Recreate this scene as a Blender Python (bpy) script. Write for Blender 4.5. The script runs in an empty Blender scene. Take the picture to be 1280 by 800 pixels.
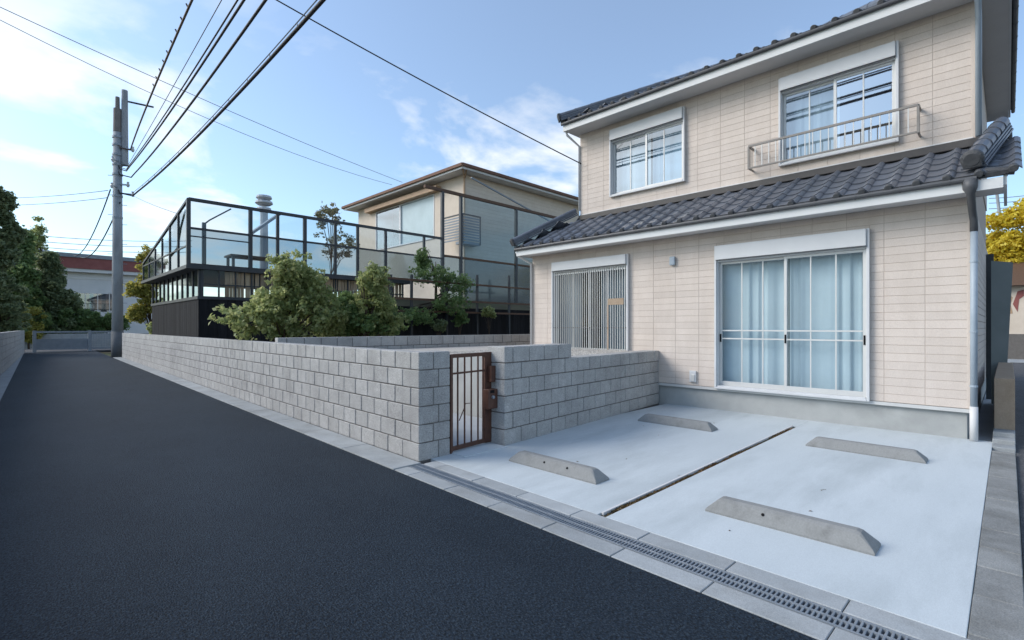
import bpy, math, random
import numpy as np
from mathutils import Vector, Matrix
R = math.radians
rng = random.Random(7)
nrg = np.random.default_rng(11)
scene = bpy.context.scene
col = scene.collection

# ------------------------------------------------------------------ camera
F_PX, HOR, CAM_H = 620.0, 409.0, 1.47      # focal length in photo pixels, horizon row, eye height
cam_d = bpy.data.cameras.new('camera'); cam = bpy.data.objects.new('camera', cam_d); col.objects.link(cam)
cam.location = (0, 0, CAM_H); cam.rotation_euler = (R(90), 0, R(-45))
cam_d.sensor_width = 36; cam_d.lens = 36 * F_PX / 1280; cam_d.shift_y = (HOR - 400) / 1280
cam_d.clip_end = 3000; cam_d.clip_start = 0.05
scene.camera = cam
# ------------------------------------------------------------------ sky, sun, exposure
SUN_DIR = Vector((-0.58, 0.59, 0.56)).normalized()
SUN_EL = math.asin(SUN_DIR.z); SUN_ROT = math.atan2(SUN_DIR.x, SUN_DIR.y)
SKY_STRENGTH = 0.095
world = bpy.data.worlds.new('World'); scene.world = world; world.use_nodes = True
wt = world.node_tree; wt.nodes.clear()
def wn(t, **k):
    n = wt.nodes.new(t)
    for a, b in k.items(): setattr(n, a, b)
    return n
sky = wn('ShaderNodeTexSky', sky_type='NISHITA', sun_disc=False, sun_elevation=SUN_EL, sun_rotation=SUN_ROT,
         altitude=0.0, air_density=1.0, dust_density=1.3, ozone_density=1.4)
tc = wn('ShaderNodeTexCoord'); sep = wn('ShaderNodeSeparateXYZ')
wt.links.new(tc.outputs['Generated'], sep.inputs[0])
zc = wn('ShaderNodeMath', operation='MAXIMUM'); zc.inputs[1].default_value = 0.0
wt.links.new(sep.outputs['Z'], zc.inputs[0])
za = wn('ShaderNodeMath', operation='ADD'); za.inputs[1].default_value = 0.22; wt.links.new(zc.outputs[0], za.inputs[0])
dv = wn('ShaderNodeVectorMath', operation='DIVIDE'); wt.links.new(tc.outputs['Generated'], dv.inputs[0])
cb = wn('ShaderNodeCombineXYZ')
for i in range(3): wt.links.new(za.outputs[0], cb.inputs[i])
wt.links.new(cb.outputs[0], dv.inputs[1])
mp = wn('ShaderNodeMapping'); mp.inputs['Scale'].default_value = (1.0, 1.0, 1.7); mp.inputs['Location'].default_value = (3.1, 1.7, 0)
wt.links.new(dv.outputs[0], mp.inputs[0])
cn = wn('ShaderNodeTexNoise'); cn.inputs['Scale'].default_value = 1.5; cn.inputs['Detail'].default_value = 8; cn.inputs['Roughness'].default_value = 0.55
cn.inputs['Distortion'].default_value = 0.25
wt.links.new(mp.outputs[0], cn.inputs[0])
cr = wn('ShaderNodeMapRange', interpolation_type='SMOOTHSTEP'); cr.inputs['From Min'].default_value = 0.44; cr.inputs['From Max'].default_value = 0.64
cr.inputs['To Max'].default_value = 0.85
wt.links.new(cn.outputs[0], cr.inputs[0])
# clouds thin out towards the zenith
fz = wn('ShaderNodeMapRange'); fz.inputs['From Min'].default_value = 0.34; fz.inputs['From Max'].default_value = 0.56
fz.inputs['To Min'].default_value = 1.0; fz.inputs['To Max'].default_value = 0.0
wt.links.new(zc.outputs[0], fz.inputs[0])
fm = wn('ShaderNodeMath', operation='MULTIPLY'); wt.links.new(cr.outputs[0], fm.inputs[0]); wt.links.new(fz.outputs[0], fm.inputs[1])
cm = wn('ShaderNodeMix', data_type='RGBA'); vl = wn('ShaderNodeMath', operation='MAXIMUM'); vl.inputs[1].default_value = 0.10; wt.links.new(fm.outputs[0], vl.inputs[0])
wt.links.new(vl.outputs[0], cm.inputs['Factor'])
tint = wn('ShaderNodeVectorMath', operation='MULTIPLY'); tint.inputs[1].default_value = (0.84, 0.99, 1.07)
wt.links.new(sky.outputs[0], tint.inputs[0]); wt.links.new(tint.outputs[0], cm.inputs[6]); cm.inputs[7].default_value = (5.6, 5.6, 5.55, 1)
bg = wn('ShaderNodeBackground'); bg.inputs['Strength'].default_value = SKY_STRENGTH
wt.links.new(cm.outputs[2], bg.inputs['Color'])
wo = wn('ShaderNodeOutputWorld'); wt.links.new(bg.outputs[0], wo.inputs[0])
sun_d = bpy.data.lights.new('sun', 'SUN'); sun_d.energy = 1.2; sun_d.angle = R(30); sun_d.color = (1.0, 0.925, 0.85)
sun = bpy.data.objects.new('sun', sun_d); col.objects.link(sun)
sun.rotation_euler = (-SUN_DIR).to_track_quat('-Z', 'Y').to_euler(); sun.location = (-8, 10, 14)
vs = scene.view_settings; vs.view_transform = 'Standard'; vs.look = 'None'; vs.gamma = 1; vs.exposure = 1.24
vs.use_curve_mapping = False

# ------------------------------------------------------------------ pixel -> place (a pixel gives a ray; the plane it meets gives the distance)
S2 = math.sqrt(0.5)
def ray(px, py):
    a = (px - 640) / F_PX; b = (HOR - py) / F_PX
    return Vector((S2 * (1 + a), S2 * (1 - a), b))
def gnd(px, py, z=0.0):
    d = ray(px, py); t = (z - CAM_H) / d.z; return Vector((0, 0, CAM_H)) + d * t
def onY(px, py, Y):
    d = ray(px, py); return Vector((0, 0, CAM_H)) + d * (Y / d.y)
def onX(px, py, X):
    d = ray(px, py); return Vector((0, 0, CAM_H)) + d * (X / d.x)

# ------------------------------------------------------------------ materials
def material(name, c1, c2=None, scale=6.0, rough=0.8, spec=0.3, bump=0.0, bscale=None, metal=0.0, obj_rand=0.0,
             speck=0.0, speck_scale=300.0, stain=None, stain_amt=0.0, stain_scale=0.7, stretch=(1, 1, 1), detail=6, bdist=0.01, island=0.0):
    m = bpy.data.materials.new(name); m.use_nodes = True
    nt = m.node_tree; N = nt.nodes; L = nt.links
    p = N['Principled BSDF']
    p.inputs['Roughness'].default_value = rough; p.inputs['Metallic'].default_value = metal
    p.inputs['Specular IOR Level'].default_value = spec
    c2 = c2 or c1
    t = N.new('ShaderNodeTexCoord'); mpn = N.new('ShaderNodeMapping'); mpn.inputs['Scale'].default_value = stretch
    geo = N.new('ShaderNodeNewGeometry'); L.new(geo.outputs['Position'], mpn.inputs[0])
    n1 = N.new('ShaderNodeTexNoise'); n1.inputs['Scale'].default_value = scale; n1.inputs['Detail'].default_value = detail
    n1.inputs['Roughness'].default_value = 0.6
    L.new(mpn.outputs[0], n1.inputs[0])
    rr = N.new('ShaderNodeMapRange'); rr.inputs['From Min'].default_value = 0.3; rr.inputs['From Max'].default_value = 0.7
    L.new(n1.outputs[0], rr.inputs[0])
    mx = N.new('ShaderNodeMix'); mx.data_type = 'RGBA'
    mx.inputs[6].default_value = (*c1, 1); mx.inputs[7].default_value = (*c2, 1); L.new(rr.outputs[0], mx.inputs['Factor'])
    out = mx.outputs[2]
    if stain:
        n2 = N.new('ShaderNodeTexNoise'); n2.inputs['Scale'].default_value = stain_scale; n2.inputs['Detail'].default_value = 7
        n2.inputs['Roughness'].default_value = 0.65; L.new(mpn.outputs[0], n2.inputs[0])
        r2 = N.new('ShaderNodeMapRange'); r2.inputs['From Min'].default_value = 0.48; r2.inputs['From Max'].default_value = 0.68
        r2.inputs['To Max'].default_value = stain_amt; L.new(n2.outputs[0], r2.inputs[0])
        m2 = N.new('ShaderNodeMix'); m2.data_type = 'RGBA'; L.new(r2.outputs[0], m2.inputs['Factor']); L.new(out, m2.inputs[6])
        m2.inputs[7].default_value = (*stain, 1); out = m2.outputs[2]
    if speck:
        n3 = N.new('ShaderNodeTexNoise'); n3.inputs['Scale'].default_value = speck_scale; n3.inputs['Detail'].default_value = 2
        L.new(mpn.outputs[0], n3.inputs[0])
        r3 = N.new('ShaderNodeMapRange'); r3.inputs['From Min'].default_value = 0.3; r3.inputs['From Max'].default_value = 0.7
        r3.inputs['To Min'].default_value = 1 - speck; r3.inputs['To Max'].default_value = 1 + speck; L.new(n3.outputs[0], r3.inputs[0])
        h = N.new('ShaderNodeVectorMath'); h.operation = 'SCALE'; L.new(out, h.inputs[0]); L.new(r3.outputs[0], h.inputs['Scale']); out = h.outputs[0]
    if obj_rand or island:
        r4 = N.new('ShaderNodeMapRange'); k = obj_rand or island
        r4.inputs['To Min'].default_value = 1 - k; r4.inputs['To Max'].default_value = 1 + k
        if obj_rand:
            oi = N.new('ShaderNodeObjectInfo'); L.new(oi.outputs['Random'], r4.inputs[0])
        else: L.new(geo.outputs['Random Per Island'], r4.inputs[0])
        h = N.new('ShaderNodeVectorMath'); h.operation = 'SCALE'; L.new(out, h.inputs[0]); L.new(r4.outputs[0], h.inputs['Scale']); out = h.outputs[0]
    L.new(out, p.inputs['Base Color'])
    if bump:
        nb = N.new('ShaderNodeTexNoise'); nb.inputs['Scale'].default_value = bscale or scale * 8; nb.inputs['Detail'].default_value = 4
        L.new(mpn.outputs[0], nb.inputs[0])
        bp = N.new('ShaderNodeBump'); bp.inputs['Strength'].default_value = bump; bp.inputs['Distance'].default_value = bdist
        L.new(nb.outputs[0], bp.inputs['Height']); L.new(bp.outputs[0], p.inputs['Normal'])
    return m
def glass(name, tint, gloss=0.9, rough=0.01, base=0.05, ior=1.5):
    m = bpy.data.materials.new(name); m.use_nodes = True; nt = m.node_tree; nt.nodes.clear()
    N = nt.nodes; L = nt.links
    tr = N.new('ShaderNodeBsdfTransparent'); tr.inputs[0].default_value = (*tint, 1)
    gl = N.new('ShaderNodeBsdfGlossy'); gl.inputs['Roughness'].default_value = rough; gl.inputs['Color'].default_value = (gloss,) * 3 + (1,)
    fr = N.new('ShaderNodeFresnel'); fr.inputs['IOR'].default_value = ior
    ad = N.new('ShaderNodeMath'); ad.operation = 'ADD'; ad.inputs[1].default_value = base; ad.use_clamp = True; L.new(fr.outputs[0], ad.inputs[0])
    gm = N.new('ShaderNodeNewGeometry'); nb = N.new('ShaderNodeMath'); nb.operation = 'SUBTRACT'; nb.inputs[0].default_value = 1.0; L.new(gm.outputs['Backfacing'], nb.inputs[1])
    fk = N.new('ShaderNodeMath'); fk.operation = 'MULTIPLY'; L.new(ad.outputs[0], fk.inputs[0]); L.new(nb.outputs[0], fk.inputs[1])   # only the outer face of a pane mirrors
    mx = N.new('ShaderNodeMixShader'); L.new(fk.outputs[0], mx.inputs[0]); L.new(tr.outputs[0], mx.inputs[1]); L.new(gl.outputs[0], mx.inputs[2])
    o = N.new('ShaderNodeOutputMaterial'); L.new(mx.outputs[0], o.inputs[0])
    return m
def leafmat(name, c1, c2, c3, trans=0.35, rough=0.5):
    m = bpy.data.materials.new(name); m.use_nodes = True; nt = m.node_tree; nt.nodes.clear(); N = nt.nodes; L = nt.links
    geo = N.new('ShaderNodeNewGeometry'); cr_ = N.new('ShaderNodeValToRGB'); e = cr_.color_ramp.elements
    e[0].color = (*c1, 1); e[1].color = (*c3, 1); x = e.new(0.55); x.color = (*c2, 1)
    nz = N.new('ShaderNodeTexNoise'); nz.inputs['Scale'].default_value = 1.7; L.new(geo.outputs['Position'], nz.inputs[0])
    av = N.new('ShaderNodeMix'); av.data_type = 'FLOAT'; av.inputs[0].default_value = 0.5
    L.new(geo.outputs['Random Per Island'], av.inputs[2]); L.new(nz.outputs[0], av.inputs[3]); L.new(av.outputs[0], cr_.inputs[0])
    p = N.new('ShaderNodeBsdfPrincipled'); p.inputs['Roughness'].default_value = rough; p.inputs['Specular IOR Level'].default_value = 0.35
    L.new(cr_.outputs[0], p.inputs['Base Color'])
    tl = N.new('ShaderNodeBsdfTranslucent'); hs = N.new('ShaderNodeHueSaturation'); hs.inputs['Value'].default_value = 1.5; hs.inputs['Hue'].default_value = 0.485
    L.new(cr_.outputs[0], hs.inputs['Color']); L.new(hs.outputs[0], tl.inputs[0])
    mx = N.new('ShaderNodeMixShader'); mx.inputs[0].default_value = trans; L.new(p.outputs[0], mx.inputs[1]); L.new(tl.outputs[0], mx.inputs[2])
    o = N.new('ShaderNodeOutputMaterial'); L.new(mx.outputs[0], o.inputs[0])
    return m
M = {}
M['asphalt'] = material('asphalt', (0.0055, 0.0115, 0.020), (0.011, 0.0195, 0.031), 1.2, 0.74, 0.2, bump=0.9, bscale=110, speck=0.9, speck_scale=95,
                        stain=(0.020, 0.030, 0.041), stain_amt=0.6, stain_scale=0.35, stretch=(1, 0.55, 1), bdist=0.012)  # the paler streaks put the road's soft sheen into the colour
M['old_asphalt'] = material('old_asphalt', (0.06, 0.062, 0.066), (0.09, 0.09, 0.095), 1.5, 0.85, 0.3, bump=0.4, bscale=120, speck=0.4, speck_scale=120)
M['soil'] = material('soil', (0.07, 0.06, 0.045), (0.12, 0.11, 0.07), 0.8, 0.95, 0.1, bump=0.5, bscale=12, stain=(0.05, 0.08, 0.03), stain_amt=0.8, stain_scale=0.15)
M['slab'] = material('slab_concrete', (0.47, 0.515, 0.535), (0.54, 0.585, 0.605), 0.9, 0.75, 0.3, bump=0.12, bscale=70, speck=0.06, speck_scale=140,
                     stain=(0.37, 0.41, 0.425), stain_amt=0.75, stain_scale=0.8, stretch=(0.45, 1.7, 1), bdist=0.004)
M['kerb'] = material('kerb_concrete', (0.285, 0.305, 0.315), (0.36, 0.38, 0.39), 3, 0.85, 0.25, bump=0.3, bscale=90, speck=0.15, speck_scale=160, obj_rand=0.08,
                     stain=(0.24, 0.245, 0.24), stain_amt=0.7, stain_scale=2.0, bdist=0.005)
M['paver'] = material('paver_concrete', (0.20, 0.205, 0.20), (0.28, 0.285, 0.28), 4, 0.9, 0.2, bump=0.4, bscale=60, speck=0.2, speck_scale=130, obj_rand=0.14,
                      stain=(0.14, 0.14, 0.13), stain_amt=0.7, stain_scale=2.5)
M['block'] = material('split_block', (0.36, 0.355, 0.345), (0.44, 0.435, 0.425), 9, 0.9, 0.2, bump=0.9, bscale=95, speck=0.35, speck_scale=120, obj_rand=0.06,
                      stain=(0.25, 0.245, 0.24), stain_amt=0.5, stain_scale=1.6, bdist=0.012)
M['block_isl'] = material('split_block_far', (0.36, 0.355, 0.345), (0.44, 0.435, 0.425), 9, 0.9, 0.2, bump=0.9, bscale=95, speck=0.35, speck_scale=120, island=0.06,
                          stain=(0.25, 0.245, 0.24), stain_amt=0.5, stain_scale=1.6, bdist=0.012)
M['mortar'] = material('mortar', (0.12, 0.112, 0.105), (0.16, 0.15, 0.14), 8, 0.95, 0.1, bump=0.4, bscale=120)
M['stop'] = material('wheel_stop_concrete', (0.22, 0.225, 0.222), (0.29, 0.295, 0.29), 5, 0.9, 0.2, bump=0.25, bscale=45, speck=0.07, speck_scale=90,
                     stain=(0.15, 0.152, 0.148), stain_amt=0.7, stain_scale=5, bdist=0.006)
M['steel'] = material('galvanised', (0.21, 0.24, 0.275), (0.28, 0.31, 0.345), 12, 0.5, 0.5, metal=0.3)
M['dark_void'] = material('dark_void', (0.012, 0.012, 0.013), rough=0.95, spec=0.1)
M['siding'] = material('siding', (0.585, 0.51, 0.452), (0.635, 0.56, 0.502), 5, 0.8, 0.25, stain=(0.50, 0.43, 0.375), stain_amt=0.5, stain_scale=1.1, stretch=(1, 1, 0.3), bump=0.35, bscale=75, speck=0.06, speck_scale=150, obj_rand=0.04, bdist=0.005)
M['siding_isl'] = material('siding_far', (0.585, 0.51, 0.452), (0.635, 0.56, 0.502), 5, 0.8, 0.25, stain=(0.50, 0.43, 0.375), stain_amt=0.5, stain_scale=1.1, stretch=(1, 1, 0.3), bump=0.35, bscale=75, speck=0.06, speck_scale=150, island=0.04, bdist=0.005)
M['siding_back'] = material('siding_joint', (0.46, 0.39, 0.335), rough=0.9)
M['foundation'] = material('foundation', (0.34, 0.35, 0.345), (0.42, 0.43, 0.42), 2.5, 0.85, 0.2, bump=0.15, bscale=60, stain=(0.27, 0.275, 0.265), stain_amt=0.5, stain_scale=1.2)
M['white'] = material('white_aluminium', (0.55, 0.56, 0.57), (0.61, 0.62, 0.63), 2, 0.45, 0.4)
M['fascia'] = material('fascia_white', (0.60, 0.61, 0.61), (0.66, 0.67, 0.67), 2, 0.6, 0.3)
M['sash'] = material('sash_silver', (0.56, 0.56, 0.55), (0.62, 0.62, 0.60), 3, 0.4, 0.4, metal=0.15)
M['soffit'] = material('soffit', (0.62, 0.61, 0.60), (0.67, 0.66, 0.65), 2, 0.8, 0.2)
M['kawara'] = material('kawara', (0.085, 0.095, 0.115), (0.125, 0.138, 0.165), 7, 0.38, 0.5, bump=0.1, bscale=40, obj_rand=0.16)
M['kawara_isl'] = material('kawara_far', (0.085, 0.095, 0.115), (0.125, 0.138, 0.165), 7, 0.38, 0.5, bump=0.1, bscale=40, island=0.16)
M['kawara_end'] = material('kawara_end', (0.045, 0.047, 0.052), (0.085, 0.087, 0.092), 14, 0.6, 0.4, bump=0.3, bscale=50)
M['gutter'] = material('gutter_dark', (0.075, 0.078, 0.085), (0.10, 0.103, 0.11), 3, 0.5, 0.4)
M['pipe'] = material('pipe_blue_grey', (0.30, 0.36, 0.42), (0.36, 0.42, 0.48), 3, 0.45, 0.4)
M['pipe_light'] = material('pipe_light', (0.60, 0.60, 0.60), rough=0.5)
M['roofmetal'] = material('flashing_dark', (0.045, 0.042, 0.042), (0.07, 0.063, 0.06), 4, 0.5, 0.4)
M['curtain'] = material('curtain', (0.37, 0.45, 0.50), (0.42, 0.50, 0.55), 1.5, 0.95, 0.1)
M['curtain_grey'] = material('curtain_grey', (0.42, 0.44, 0.44), (0.48, 0.50, 0.50), 1.5, 0.95, 0.1)
M['curtain_dim'] = material('curtain_dim', (0.20, 0.24, 0.27), (0.26, 0.30, 0.33), 1.5, 0.95, 0.1)
M['room'] = material('room', (0.10, 0.10, 0.10), rough=0.95, spec=0.1)
M['glass'] = glass('window_glass', (0.93, 0.975, 0.985), 0.95, 0.012, 0.0, 1.32)
M['glass_dark'] = glass('window_glass_reflecting', (0.68, 0.80, 0.88), 0.95, 0.02, 0.22)
M['glass_sky'] = glass('window_glass_sky', (0.55, 0.68, 0.78), 0.95, 0.02, 0.5)
M['glass_deck'] = glass('deck_glass', (0.86, 0.90, 0.92), 0.8, 0.05, 0.03, 1.4)
M['glass_grille'] = glass('grille_glass', (0.72, 0.78, 0.82), 0.9, 0.02, 0.0, 1.3)
M['glass_blue'] = glass('deck_glass_blue', (0.80, 0.88, 0.915), 0.7, 0.08, 0.03, 1.35)
M['glass_smoke'] = glass('deck_glass_smoke', (0.55, 0.62, 0.66), 0.7, 0.1, 0.04, 1.4)
M['rust'] = material('brown_paint', (0.065, 0.030, 0.022), (0.10, 0.045, 0.03), 14, 0.55, 0.35, bump=0.15, bscale=90, stain=(0.13, 0.06, 0.035), stain_amt=0.5, stain_scale=9)
M['black_wood'] = material('charred_cladding', (0.012, 0.0125, 0.0145), (0.022, 0.022, 0.0245), 5, 0.8, 0.12, bump=0.5, bscale=30, stretch=(6, 6, 0.5), obj_rand=0.22)
M['black_steel'] = material('black_steel', (0.028, 0.033, 0.038), (0.045, 0.05, 0.056), 4, 0.5, 0.4)
M['brown_wood'] = material('brown_wood', (0.085, 0.05, 0.034), (0.14, 0.085, 0.055), 6, 0.7, 0.3, bump=0.3, bscale=40, stretch=(1, 6, 6))
M['warm_wood'] = material('warm_slats', (0.48, 0.28, 0.17), (0.62, 0.44, 0.30), 5, 0.7, 0.3, stretch=(8, 8, 0.6), obj_rand=0.35)
M['pole'] = material('pole_concrete', (0.27, 0.29, 0.31), (0.34, 0.36, 0.38), 3, 0.8, 0.3, stain=(0.15, 0.16, 0.17), stain_amt=0.6, stain_scale=2, stretch=(1, 1, 0.3))
M['pole_dark'] = material('pole_sheath', (0.12, 0.125, 0.13), (0.16, 0.165, 0.17), 4, 0.8, 0.3)
M['pole_brown'] = material('pole_top', (0.17, 0.15, 0.14), (0.22, 0.2, 0.19), 4, 0.8, 0.3)
M['cable'] = material('cable', (0.03, 0.03, 0.036), rough=0.6)
M['cable_brown'] = material('cable_brown', (0.10, 0.072, 0.055), (0.14, 0.105, 0.085), 20, rough=0.6)
M['cable_grey'] = material('cable_grey', (0.16, 0.18, 0.21), rough=0.6)
M['porcelain'] = material('porcelain', (0.55, 0.55, 0.54), rough=0.3)
M['cream'] = material('cream_wall', (0.60, 0.52, 0.43), (0.66, 0.58, 0.49), 3, 0.85, 0.2, bump=0.2, bscale=20, obj_rand=0.03)
M['brown_roof'] = material('brown_roof', (0.11, 0.055, 0.035), (0.17, 0.09, 0.06), 6, 0.7, 0.3, obj_rand=0.12)
M['tan_trim'] = material('tan_trim', (0.40, 0.27, 0.17), (0.46, 0.32, 0.21), 4, 0.6, 0.3)
M['white_wall'] = material('white_wall', (0.60, 0.61, 0.61), (0.70, 0.70, 0.70), 1.0, 0.85, 0.2)
M['red'] = material('red_paint', (0.22, 0.07, 0.065), (0.28, 0.10, 0.09), 2, 0.6, 0.3)
M['slate'] = material('slate_blue', (0.20, 0.23, 0.26), (0.26, 0.29, 0.32), 3, 0.6, 0.3)
M['tan_wall'] = material('tan_wall', (0.33, 0.25, 0.18), (0.40, 0.31, 0.23), 6, 0.9, 0.2, bump=0.3, bscale=60, speck=0.1, speck_scale=120)
M['grey_panel'] = material('grey_panel', (0.17, 0.20, 0.20), (0.21, 0.24, 0.24), 2, 0.6, 0.3)
M['gravel'] = material('gravel', (0.34, 0.31, 0.27), (0.55, 0.52, 0.48), 40, 0.95, 0.1, bump=1.0, bscale=60, island=0.3)
M['path'] = material('garden_path', (0.36, 0.38, 0.40), (0.44, 0.46, 0.48), 2, 0.85, 0.2, bump=0.3, bscale=40)
M['bark'] = material('bark', (0.07, 0.052, 0.04), (0.12, 0.095, 0.075), 14, 0.95, 0.1, bump=0.7, bscale=30, stretch=(3, 3, 0.6))
M['moss'] = leafmat('groove_weeds', (0.09, 0.045, 0.025), (0.10, 0.08, 0.03), (0.30, 0.10, 0.04), 0.2)
M['leaf_bush'] = leafmat('leaf_bush', (0.12, 0.17, 0.065), (0.27, 0.32, 0.13), (0.50, 0.49, 0.26), 0.48)
M['leaf_deep'] = leafmat('leaf_deep', (0.065, 0.12, 0.045), (0.135, 0.21, 0.075), (0.25, 0.31, 0.13), 0.42)
M['leaf_conifer'] = leafmat('leaf_conifer', (0.075, 0.11, 0.06), (0.155, 0.20, 0.10), (0.30, 0.32, 0.16), 0.42)
M['leaf_yellow'] = leafmat('leaf_yellow', (0.30, 0.27, 0.03), (0.62, 0.52, 0.05), (0.74, 0.66, 0.12), 0.45)
M['leaf_lime'] = leafmat('leaf_lime', (0.14, 0.17, 0.04), (0.32, 0.31, 0.07), (0.55, 0.45, 0.12), 0.45)
M['leaf_sparse'] = leafmat('leaf_sparse', (0.12, 0.13, 0.08), (0.2, 0.2, 0.12), (0.3, 0.27, 0.17), 0.4)
M['tower'] = material('tower_hazed_grey', (0.42, 0.44, 0.46), (0.5, 0.52, 0.54), 1)  # grey lightened so that distance haze is part of the colour

def aggregate(m, scale, lo, colour, amt):
    nt = m.node_tree; N = nt.nodes; L = nt.links; p = N['Principled BSDF']; src = p.inputs['Base Color'].links[0].from_socket
    g = N.new('ShaderNodeNewGeometry'); v = N.new('ShaderNodeTexVoronoi'); v.inputs['Scale'].default_value = scale; L.new(g.outputs['Position'], v.inputs['Vector'])
    sp_ = N.new('ShaderNodeSeparateColor'); L.new(v.outputs['Color'], sp_.inputs[0])
    r_ = N.new('ShaderNodeMapRange'); r_.inputs['From Min'].default_value = lo; r_.inputs['From Max'].default_value = 1.0; r_.inputs['To Max'].default_value = amt
    L.new(sp_.outputs[0], r_.inputs[0]); x = N.new('ShaderNodeMix'); x.data_type = 'RGBA'; L.new(r_.outputs[0], x.inputs['Factor'])
    L.new(src, x.inputs[6]); x.inputs[7].default_value = (*colour, 1); L.new(x.outputs[2], p.inputs['Base Color'])
aggregate(M['asphalt'], 150, 0.6, (0.085, 0.115, 0.145), 0.30)
aggregate(M['old_asphalt'], 60, 0.55, (0.2, 0.2, 0.2), 0.4)

# ------------------------------------------------------------------ mesh helpers
class MB:
    def __init__(s): s.v = []; s.f = []
    def add(s, vs_, fs_):
        o = len(s.v); s.v.extend([tuple(p) for p in vs_]); s.f.extend([tuple(o + i for i in f) for f in fs_]); return s
    def box(s, a, b, Mx=None):
        x0, x1 = sorted((a[0], b[0])); y0, y1 = sorted((a[1], b[1])); z0, z1 = sorted((a[2], b[2]))
        v = [(x0,y0,z0),(x1,y0,z0),(x1,y1,z0),(x0,y1,z0),(x0,y0,z1),(x1,y0,z1),(x1,y1,z1),(x0,y1,z1)]
        if Mx is not None: v = [Mx @ Vector(p) for p in v]
        return s.add(v, [(0,3,2,1),(4,5,6,7),(0,1,5,4),(1,2,6,5),(2,3,7,6),(3,0,4,7)])
    def beam(s, a, b, w, h, up=(0, 0, 1)):
        a = Vector(a); b = Vector(b); d = b - a; L = d.length; d.normalize(); up = Vector(up)
        if abs(d.dot(up)) > 0.99: up = Vector((1, 0, 0))
        x = d.cross(up).normalized(); z = x.cross(d).normalized()
        Mx = Matrix((( d.x, x.x, z.x, a.x), (d.y, x.y, z.y, a.y), (d.z, x.z, z.z, a.z), (0, 0, 0, 1)))
        return s.box((0, -w/2, -h/2), (L, w/2, h/2), Mx)
    def tube(s, pts, r, n=8, cap=True):
        pts = [Vector(p) for p in pts]; rs = r if isinstance(r, (list, tuple)) else [r] * len(pts)
        vs_, fs_ = [], []; prev = None
        for i, p in enumerate(pts):
            d = (pts[min(i+1, len(pts)-1)] - pts[max(i-1, 0)]).normalized()
            if prev is None:
                ref = Vector((0, 0, 1)) if abs(d.z) < 0.9 else Vector((1, 0, 0)); x = d.cross(ref).normalized()
            else: x = (prev - d * prev.dot(d)).normalized()
            prev = x; y = d.cross(x)
            for k in range(n):
                a = 2 * math.pi * k / n; vs_.append(p + (x * math.cos(a) + y * math.sin(a)) * rs[i])
        for i in range(len(pts) - 1):
            for k in range(n):
                a = i * n + k; b = i * n + (k + 1) % n; fs_.append((a, b, b + n, a + n))
        if cap: fs_.append(tuple(range(n - 1, -1, -1))); fs_.append(tuple(range((len(pts)-1)*n, len(pts)*n)))
        return s.add(vs_, fs_)
    def prism(s, poly, d):
        poly = [Vector(p) for p in poly]; d = Vector(d); n = len(poly)
        return s.add(poly + [p + d for p in poly], [tuple(range(n-1, -1, -1)), tuple(range(n, 2*n))] + [(i, (i+1) % n, n+(i+1) % n, n+i) for i in range(n)])
    def mesh(s, name, smooth=False):
        me = bpy.data.meshes.new(name); me.from_pydata(s.v, [], s.f); me.update()
        if smooth:
            me.polygons.foreach_set('use_smooth', [True] * len(me.polygons))
        return me
    def build(s, name, mat, parent=None, bevel=0.0, smooth=False):
        o = bpy.data.objects.new(name, s.mesh(name, smooth)); o.data.materials.append(mat); col.objects.link(o)
        if parent: attach(o, parent)
        if bevel:
            b = o.modifiers.new('bevel', 'BEVEL'); b.width = bevel; b.segments = 2; b.limit_method = 'ANGLE'
        return o
WORLD = {}
def attach(o, parent):
    o.parent = parent
    w = WORLD.get(parent.name)
    if w is not None: o.matrix_parent_inverse = w.inverted()
def inst(name, me, Mx, parent):
    o = bpy.data.objects.new(name, me); col.objects.link(o); attach(o, parent); o.matrix_basis = Mx; return o
def tag(o, label, cat, group=None):
    o['label'] = label; o['category'] = cat
    if group: o['group'] = group
    return o
def thing(name, loc, label, cat, group=None):
    o = bpy.data.objects.new(name, None); col.objects.link(o); o.location = loc; o.empty_display_size = 0.2
    WORLD[o.name] = Matrix.Translation(Vector(loc)); return tag(o, label, cat, group)
def structure(o): o['kind'] = 'structure'; return o
def stuff(o): o['kind'] = 'stuff'; return o
def chamfer_box(w, d, h, c):
    """box centred on the origin, edges cut by c (24 corners' worth of faces kept small)"""
    import bmesh
    bm = bmesh.new(); bmesh.ops.create_cube(bm, size=1.0)
    for v in bm.verts: v.co.x *= w; v.co.y *= d; v.co.z *= h
    bmesh.ops.bevel(bm, geom=list(bm.edges), offset=c, segments=1, affect='EDGES', profile=0.5)
    me = bpy.data.meshes.new('piece'); bm.to_mesh(me); bm.free(); return me
_cb = {}
def piece_mesh(w, d, h, c, mat):
    k = (round(w, 3), round(d, 3), round(h, 3), round(c, 4), mat.name)
    if k not in _cb:
        me = chamfer_box(k[0], k[1], k[2], c); me.materials.append(mat); _cb[k] = me
    return _cb[k]
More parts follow.
